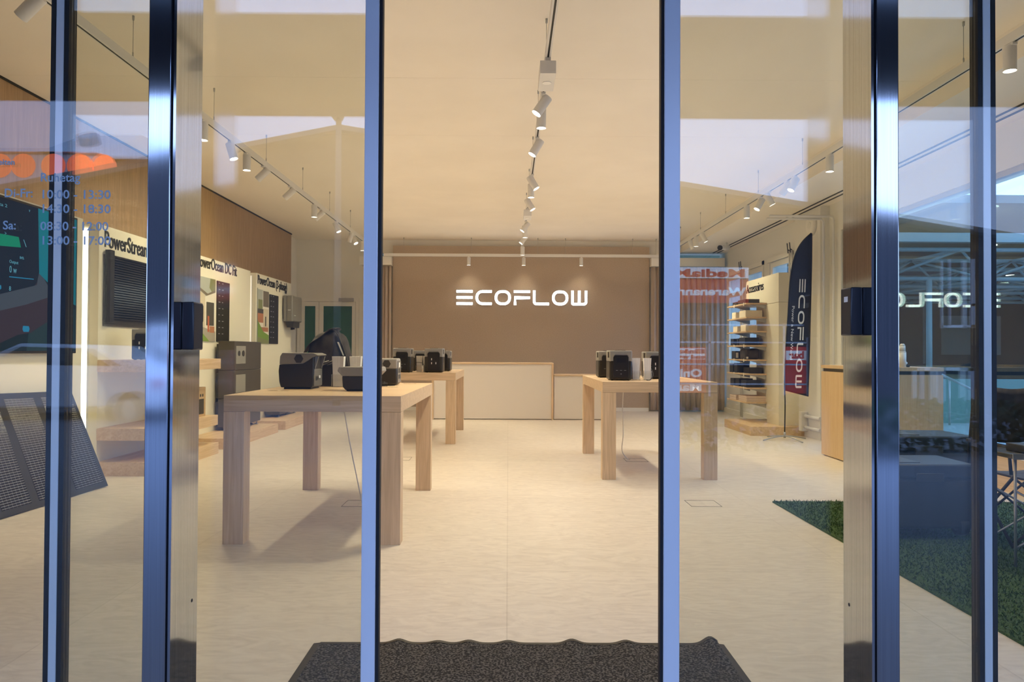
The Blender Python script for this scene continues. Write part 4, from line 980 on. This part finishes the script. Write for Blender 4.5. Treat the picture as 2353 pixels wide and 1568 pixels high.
# pipes, wall speaker
g = MB().tube([(3.5, 10.02, 3.04), (4.30, 10.02, 3.04), (4.345, 10.02, 3.03), (4.36, 10.02, 2.99), (4.36, 10.02, .3), (4.36, 10.02, .02)], .018, 10).tube([(3.5, 10.12, 3.02), (4.24, 10.12, 3.02), (4.27, 10.12, 2.98), (4.27, 10.12, .02)], .018, 10)
tag(g.build('heating_pipe', 'white_metal'), 'pair of white heating pipes bending down beside the oak counter', 'pipe')
for y, lab in ((11.5, 'pair of vertical white pipes with tap handles between pier and rear windows'), (13.93, 'pair of vertical white pipes with tap handles behind the shelf unit')):
    t_ = thing('radiator_pipe', lab, 'pipe', (4.35, y, 0), 0, 'vertical pipe pairs on the window wall')
    for dy in (-.04, .06): MB().cyl((0, dy, 0), (0, dy, 2.78), .014, n=10).build('pipe', 'white_metal', t_); MB().cyl((-.03, dy-.02, 2.74), (-.03, dy+.02, 2.9), .008, n=6).cyl((0, dy, 2.78), (-.03, dy, 2.8), .01, n=6).build('tap_handle', 'dark_plastic', t_)
t_ = thing('radiator', 'low white radiator pipework beside the flag foot', 'radiator', (4.28, 10.3, 0))
for z in (.14, .30): MB().tube([(-.02, -.1, z), (-.04, .05, z), (-.04, .4, z)], .025, 10).build('pipe', 'white_metal', t_)
B((-.1, .36, .08), (-.001, .46, .36), bev=.01).build('valve_cover', 'white_metal', t_)
c0 = at(1866, 518, X=4.27); t_ = thing('wall_speaker', 'round white wall speaker high on the pier above the flag', 'speaker', (4.279, c0.y, c0.z))
MB().cyl((0, 0, 0), (-.05, 0, 0), .15, .12, 28).build('housing', 'white_laminate', t_); MB().cyl((-.05, 0, 0), (-.056, 0, 0), .05, n=20).build('grille', 'wall_paint', t_)

# wheeled coolers on the turf
def cooler(label, loc, W_, D_, H_, rz=0):
    t_ = thing('wheeled_cooler', label, 'cooler', loc, rz, 'black coolers on the turf')
    B((0, 0, .06), (W_, D_, H_*.80), bev=.02, seg=3).build('tub', 'dark_plastic', t_)
    lid = B((-.012, -.012, H_*.80+.004), (W_+.012, D_+.012, H_), bev=.015, seg=3).build('lid', 'blue_black_box', t_)
    g = MB().box((.05, .05, H_), (W_*.45, D_-.08, H_+.004)); g.build('vent_plate', 'dark_plastic', lid)
    B((W_*.35, -.02, H_*.76), (W_*.65, -.011, H_*.88), bev=.003).build('latch', 'dark_plastic', t_)
    for x_ in (.06, W_-.06): 
        w1 = MB().cyl((x_-.028, .05, .075), (x_+.028, .05, .075), .062, n=24).build('wheel', 'tyre', t_); MB().cyl((x_-.031, .05, .075), (x_+.031, .05, .075), .035, n=16).build('hub', 'dark_plastic', w1)
    MB().cyl((.1, D_-.06, 0), (.1, D_-.06, .06), .02, n=10).cyl((W_-.1, D_-.06, 0), (W_-.1, D_-.06, .06), .02, n=10).build('foot', 'rubber', t_)
    MB().tube(cable([(W_+.0, .08, H_*.55), (W_+.05, .08, H_*.62), (W_+.05, D_*.5, H_*.95), (W_+.05, D_-.08, H_*.62), (W_, D_-.08, H_*.55)], 5), .012, 8).build('side_handle', 'black_plastic', t_)
    return t_
cooler('black wheeled cooler box on the turf behind the glass', (2.40, 4.78, .018), .58, .42, .475)
cooler('taller black cooler behind the wheeled one, on the turf', (2.72, 5.45, .018), .68, .42, .58)
# folding chair and table
def chair():
    t_ = thing('folding_chair', 'black fabric folding camping chair on the turf by the window plinth', 'chair', (3.32, 4.75, .016))
    def sh(u, v): return (-.27+.54*u, .20-.05*v+.035*math.sin(math.pi*u), .60+.36*v+.008*math.sin(u*9))
    o = MB().grid(sh, 12, 10).build('backrest', 'bag_cloth', t_); o.modifiers.new('s', 'SOLIDIFY').thickness = .012
    o = MB().grid(lambda u, v: (-.25+.5*u, -.20+.42*v, .44-.035*math.sin(math.pi*u)), 12, 6).build('seat', 'bag_cloth', t_); o.modifiers.new('s', 'SOLIDIFY').thickness = .012
    for s in (-1, 1):
        MB().cyl((s*.26, .22, .45), (s*.26, .15, .97), .011, n=8).build('back_post', 'dark_plastic', t_)
        MB().cyl((s*.26, -.22, .012), (s*.26, .22, .45), .010, n=8).build('leg', 'dark_plastic', t_); MB().cyl((s*.245, .24, .012), (s*.245, -.22, .45), .010, n=8).build('leg', 'dark_plastic', t_)
        B((s*.29, -.22, .60), (s*.25, .2, .625), bev=.006).build('armrest', 'black_plastic', t_)
        MB().cyl((s*.27, -.22, .45), (s*.27, -.2, .6), .010, n=8).build('arm_post', 'dark_plastic', t_)
    g = MB()
    for y_ in (-.21, .23): g.cyl((-.26, y_, .02), (.26, y_, .44), .008, n=8).cyl((.26, y_, .02), (-.26, y_, .44), .008, n=8)
    g.build('cross_brace', 'dark_plastic', t_)
chair()
t_ = thing('folding_table', 'small folding table with silver legs before the camping chair', 'table', (3.10, 4.28, .016))
B((-.30, -.14, .60), (.32, .16, .625), bev=.004).build('tabletop', 'dark_plastic', t_)
g = MB()
for y_ in (-.145, .16): g.box((-.305, y_, .598), (.325, y_+.005, .63))
g.build('edge_trim', 'grey_metal', t_)
for x_ in (-.27, .29):
    for y_ in (-.11, .13): MB().cyl((x_, y_, 0), (x_, y_, .60), .008, n=8).build('leg', 'grey_metal', t_)
g = MB()
for y_ in (-.11, .13): g.cyl((-.27, y_, .10), (.29, y_, .42), .006, n=6).cyl((.29, y_, .10), (-.27, y_, .42), .006, n=6)
g.build('brace', 'grey_metal', t_)
t_ = thing('power_bank', 'black battery pack with silver corner plates on the small folding table', 'battery', (3.06, 4.22, .6415)); B((-.17, -.06, 0), (.2, .12, .045), bev=.004).build('housing', 'blue_black_box', t_); B((-.15, -.062, .01), (-.05, -.0605, .035)).build('label_plate', 'label_white', t_)

# ================================================================== OUTSIDE: STREET BEHIND THE CAMERA (seen in the glass)
YG = -13.6
def vrt(u, v, Y=YG, L=2.215):
    """a place in the street, from where the door glass shows it"""
    p_ = at(u, v, Y=2*L-Y); return Vector((p_.x, Y, p_.z))
struct(B((-60, -60, -.2), (60, -14, -.15)).build('road', 'asphalt'))
struct(B((-60, -14, -.17), (-9, 60, -.16)).build('ground', 'asphalt'))
# canopy over the entrance
t_ = sroot('roof_canopy')
B((-12, -1.3, 3.0), (12, -1.1, 3.71)).build('edge_beam', 'dark_facade', t_)
B((-12, -.95, 3.78), (12, 2.0, 3.95)).build('roof_slab', 'dark_facade', t_)
# dark gabled building opposite
apex = vrt(785, 291); pl_ = vrt(20, 427, L=2.06); sl = (apex.z-pl_.z)/(apex.x-pl_.x); pr_ = vrt(1860, 469); sr = (apex.z-pr_.z)/(pr_.x-apex.x); ZLG = apex.z-.02-sl*(apex.x+26); ZRG = apex.z-.02-sr*(22-apex.x); lft = vrt(-2200, 800); rgt = vrt(2300, 540)
zl = apex.z-.17*(apex.x+40); 
t_ = thing('gabled_building', 'dark low gabled building across the street, mirrored in the door glass', 'building', (0, YG, -.15))
MB().prism([(-26, 0, 0), (22, 0, 0), (22, 0, ZRG), (apex.x, 0, apex.z), (-26, 0, ZLG)], (0, -5, 0)).build('facade', 'dark_facade', t_)
g = MB()
for (xa_, xb_) in ((-26, apex.x), (apex.x, 22)):
    za = ZLG if xa_ == -26 else apex.z; zb = ZRG if xb_ == 22 else apex.z
    g.prism([(xa_, .3, za), (xb_, .3, zb), (xb_, .3, zb+.12), (xa_, .3, za+.12)], (0, -5.5, 0))
g.build('roof', 'stone_grey', t_)
def fbox(mb, u0, v0, u1, v1, d0=0.0, d1=.06):
    a, c = vrt(u0, v0, YG), vrt(u1, v1, YG); mb.box((a.x, d0, a.z+.15), (c.x, d1, c.z+.15)); return mb
# signs on the facade
def fsign(label, parts, texts, loc_uv):
    s_ = thing('shop_sign', label, 'sign', (0, YG, -.15), 0, 'red shop signs across the street')
    for nm, m_, (u0, v0, u1, v1), d in parts: fbox(MB(), u0, v0, u1, v1, .001+d, .05+d).build(nm, m_, s_)
    for s2, m_, u, v, sz, wpx, d in texts:
        a = vrt(u, v); c = vrt(u-wpx, v); text_mesh('sign_text', s2, sz, m_, s_, (a.x, .053+d, a.z+.15), (-1, 0, 0), (0, 0, 1), depth=.004, fit=abs(a.x-c.x), bold=.01)
fsign('red and white electronics shop sign with goods-in lettering, mirrored in the right door leaf', [('panel', 'lit_white', (1450, 614, 1719, 640), 0), ('panel', 'red_sign', (1450, 641, 1719, 697), 0)],
      [('MediaMarkt', 'red_sign', 1712, 637, .26, 250, 0), ('Warenannahme', 'lit_white', 1712, 679, .26, 240, 0)], None)
fsign('red click-and-collect panel with white notices, mirrored in the right door leaf', [('panel', 'red_sign', (1450, 797, 1622, 903), 0), ('notice', 'lit_white', (1452, 800, 1618, 826), .05)],
      [('Einkaufen', 'red_sign', 1617, 812, .13, 120, .05), ('und was Sie w', 'red_sign', 1617, 824, .11, 120, .05), ('Online', 'lit_white', 1612, 866, .26, 90, 0), ('Markt', 'lit_white', 1612, 898, .26, 90, 0)], None)
fsign('red pick-up sign with mirrored writing, seen over the flag', [('panel', 'red_sign', (1800, 797, 1874, 905), 0), ('notice', 'lit_white', (1804, 806, 1866, 828), .05)],
      [('rt bar', 'red_sign', 1870, 824, .24, 60, .05)], None)
g = MB()
for v0 in (745, 785, 835, 880): fbox(g, 1560, v0, 1875, v0+5, .12, .16)
for u0 in (1625, 1795, 1848): fbox(g, u0, 745, u0+4, 910, .12, .16)
t_ = thing('shop_front_frame', 'pale shopfront frame grid over the red signs across the street', 'shopfront', (0, YG, -.15)); g.build('mullion', 'light_frame', t_)
# white double casement window, seen in the right side glass
t_ = thing('casement_window', 'white double casement window across the street, mirrored right of the post', 'window', (0, YG, -.15))
g = MB()
for q in ((2094, 844, 2104, 966), (2134, 844, 2152, 966), (2202, 844, 2216, 966), (2094, 844, 2216, 852), (2094, 955, 2216, 966)): fbox(g, *q, 0.001, .08)
g.build('frame', 'light_frame', t_)
t_ = thing('casement_window', 'smaller white-framed window across the street, above the double one', 'window', (0, YG, -.15))
g = MB()
for q in ((2160, 600, 2164, 755), (2208, 600, 2218, 755), (2160, 748, 2218, 754), (2160, 700, 2218, 706)): fbox(g, *q, 0.001, .08)
g.build('frame', 'light_frame', t_)
# cladded hall with orange discs, far behind
YH = -42
def hv(u, v): return vrt(u, v, YH, 2.06)
t_ = thing('cladded_hall', 'pale clad hall with a row of orange discs behind the gabled building', 'building', (0, YH, -.15))
a, c, e1, f1 = hv(-500, 340), hv(230, 350), hv(300, 400), hv(-500, 282)
zt2, zb2 = hv(150, 350).z, 0
MB().prism([(a.x, 0, 0), (e1.x+4, 0, 0), (e1.x+4, 0, zt2), (a.x, 0, zt2)], (0, -9, 0)).build('facade', 'white_cladding', t_)
HZ = lambda v: hv(150, v).z+.15
HX = lambda u: hv(u, 350).x
g = MB()
g.prism([(HX(-500), .3, HZ(352)), (HX(130), .3, HZ(352)), (HX(105), -2.5, HZ(316)), (HX(-500), -2.5, HZ(316))], (0, -1.5, 0))
g.prism([(HX(98), .35, HZ(352)), (HX(225), .35, HZ(352)), (HX(268), -3, HZ(276)), (HX(135), -3, HZ(276))], (0, -1.5, 0))
g.prism([(HX(225), .35, HZ(352)), (HX(268), -3, HZ(276)), (HX(352), -6, HZ(310)), (HX(352), -3, HZ(364))], (0, -1.5, 0))
g.box((HX(225), 0, 0), (HX(352), -4, HZ(362)))
g.build('roof', 'white_cladding', t_)
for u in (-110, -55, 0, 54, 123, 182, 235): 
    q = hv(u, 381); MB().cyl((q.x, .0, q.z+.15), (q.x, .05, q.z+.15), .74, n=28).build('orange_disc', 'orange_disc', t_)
q = hv(178, 318); MB().cyl((q.x, -1.5, HZ(318)-.4), (q.x, -.9, HZ(318)+.5), .62, n=24).build('roof_skylight', 'sky_pane', t_)
# street lamp
q = vrt(812, 400); t_ = thing('street_lamp', 'twin-headed street lamp before the gabled building, mirrored in the left door leaf', 'street lamp', (q.x, YG+1.6, -.15))
MB().cyl((0, 0, 0), (0, 0, 6.5), .09, .06, 12).build('pole', 'stone_grey', t_)
for s in (-1, 1): MB().prism([(s*.08, 0, 6.4), (s*.28, 0, 6.85), (s*.1, 0, 6.9), (0, 0, 6.5)] if s < 0 else [(.08, 0, 6.4), (.0, 0, 6.5), (.1, 0, 6.9), (.28, 0, 6.85)], (0, .3, 0)).build('lamp_head', 'stone_grey', t_)
# parked car + parking sign
YCr = -8.5
def cvt(u, v): return vrt(u, v, YCr, 2.06)
q = cvt(300, 1005)
t_ = thing('parked_car', 'pale parked car on the street, mirrored in the left side window', 'car', (q.x-1.4, YCr, -.15))
prof = [(-2.0, .35), (-2.05, .75), (-1.75, .98), (-1.2, 1.05), (-.6, 1.42), (.5, 1.45), (1.2, 1.1), (1.95, .95), (2.1, .7), (2.1, .35)]
MB().prism([(-x_, 0, z_) for x_, z_ in prof], (0, -1.7, 0), bev=.05).build('car_body', 'car_paint', t_)
MB().prism([(1.05, .005, 1.07), (.58, .005, 1.36), (-.45, .005, 1.39), (-1.0, .005, 1.1)], (0, -.02, 0)).build('side_window', 'dark_glass', t_)
for x_ in (-1.3, 1.3): w1 = MB().cyl((x_, .03, .32), (x_, -.2, .32), .32, n=24).build('wheel', 'tyre', t_); MB().cyl((x_, .04, .32), (x_, .03, .32), .2, n=20).build('hub', 'grey_metal', w1)
B((2.0, .01, .72), (1.8, -.1, .86)).build('tail_light', 'tail_red', t_)
q = cvt(300, 870); t_ = thing('parking_sign', 'white parking sign board above the parked car', 'sign', (q.x, YCr-2, -.15))
MB().cyl((0, 0, 0), (0, 0, 2.0), .04, n=10).build('post', 'grey_metal', t_); B((-.6, .03, 1.0), (.75, .07, 1.8)).build('board', 'white_cladding', t_)
B((-.5, .0701, 1.12), (.05, .08, 1.7)).build('symbol_plate', 'stone_grey', t_)
text_mesh('symbol', 'P', .6, 'text_white', t_, (-.08, .082, 1.18), (-1, 0, 0), (0, 0, 1), depth=.004, bold=.01)
# hedge across the pavement
def hedge(x0, x1, y, h_, label):
    g = MB(); rnd = random.Random(9); 
    for k in range(2600):
        c_ = Vector((x0+(x1-x0)*rnd.random(), y-.5*rnd.random(), h_*rnd.random()**.8)); a = Vector((rnd.gauss(0, 1), rnd.gauss(0, 1), rnd.gauss(0, 1))).normalized()*.07; b_ = a.orthogonal().normalized()*.035
        g.quad(c_-a, c_+b_, c_+a, c_-b_)
    tag(g.build('hedge', 'hedge_leaf'), label, 'hedge')
hedge(2.2, 9, -4.6, .62, 'low dark hedge across the pavement, mirrored low in the right glass')

# ================================================================== OUTSIDE: CONCOURSE BEYOND THE RIGHT WINDOWS
struct(B((4.72, -14, -.2), (60, 60, -.15)).build('concourse_floor', 'concourse_floor'))
cz = at(2200, 556, Y=18).z
t_ = thing('concourse_canopy', 'steel space-frame canopy over the station concourse seen through the window', 'canopy', (5.2, 18, 0))
B((0, 0, cz), (30, .25, cz+.22)).build('fascia', 'truss_paint', t_)
B((0, .25, 4.9), (30, 14, 5.1)).build('roof_deck', 'stone_grey', t_)
g = MB(); zt2, zb2 = cz-.15, at(2200, 628, Y=18).z
N = 11
for j in range(6):
    yy = .3+2.2*j
    g.cyl((0, yy, zt2), (30, yy, zt2), .055, n=8)
    if j < 5: g.cyl((0, yy+1.1, zb2), (30, yy+1.1, zb2), .055, n=8)
for i in range(N):
    xx = .4+2.75*i
    g.cyl((xx, .3, zt2), (xx, 11.3, zt2), .045, n=6); g.cyl((xx+1.37, 1.4, zb2), (xx+1.37, 10.2, zb2), .045, n=6)
    for j in range(5):
        c_ = Vector((xx+1.37, 1.4+2.2*j, zb2)); g.ball(c_, (.10, .10, .10), 10)
        for dx in (-1.37, 1.37):
            for dy in (-1.1, 1.1): g.cyl(c_, c_+Vector((dx, dy, zt2-zb2)), .035, n=6)
g.build('space_frame', 'truss_paint', t_)
for (x_, y_) in ((2.0, 4), (5.0, 8.2), (7.4, 1.5), (10.5, 3), (13, 9)): MB().cyl((x_, y_, zt2+.28), (x_, y_, zt2+.30), .16, n=16).build('downlight', 'lamp_glow', t_)
q = at(2135, 800, Y=19.4)
for x_ in (q.x-5.2, q.x+2.2, q.x+9.5): MB().cyl((x_, 1.4, -.15), (x_, 1.4, zb2), .075, n=12).build('column', 'truss_paint', t_)
t_ = thing('concourse_building', 'dark station building behind the columns, seen through the window', 'building', (4.9, 32.6, -.15))
B((0, 0, 0), (32, 3, 5.0)).build('facade', 'dark_facade', t_)
g = MB()
for k in range(10): g.box((1.2+3*k, -.02, .9), (1.3+3*k, 0, 4.6))
g.build('pilaster', 'stone_grey', t_)
for k in range(5): B((2+6*k, -.03, 1.3), (4.6+6*k, -.005, 3.0)).build('poster_board', 'stone_grey', t_)
t_ = thing('ramp_wall', 'greenish ramp wall with a sloping handrail outside the window', 'wall', (5.6, 14.5, -.15))
B((0, 0, 0), (14, .2, .85)).build('panel', 'teal_board', t_)
a, c = at(2165, 862, Y=14.3), at(2353, 955, Y=12.5)
o = t_.location; MB().cyl(Vector(a)-o, Vector(c)-o, .025, n=10).build('handrail', 'grey_metal', t_)
for f_ in (.1, .9): 
    p_ = (Vector(a)*(1-f_)+Vector(c)*f_)-o; MB().cyl(p_, (p_.x, p_.y, 0), .02, n=8).build('rail_post', 'grey_metal', t_)
t_ = thing('rear_building', 'pale greenish building behind the rear windows', 'building', (0, 16.6, -.15)); B((-9, 0, 0), (5.0, 4, 9)).build('facade', 'rear_wall', t_)
t_ = thing('office_block', 'tall dark office block seen through the small high windows', 'building', (7.5, 36.0, -.15)); B((0, 0, 0), (7.5, 6, 14)).build('facade', 'dark_facade', t_)
g = MB()
for k in range(7): g.box((.2, -.04, 1.5+1.8*k), (7.3, -.001, 2.6+1.8*k))
g.build('window_band', 'teal_board', t_)
def hill(u, v):
    x = -5+65*u; base = at(2070+(x-18)*0, 512, Y=40).z
    h_ = 1.2+(808-512)*40/1720+(x-21)*.165
    return (x, 38+8*v, max(-.15, h_*v+.35*math.sin(x*2.1)*v*.3+.25*math.sin(x*5.3+1)*v*.4))
struct(MB().grid(hill, 120, 8).build('hill', 'hill_green'))
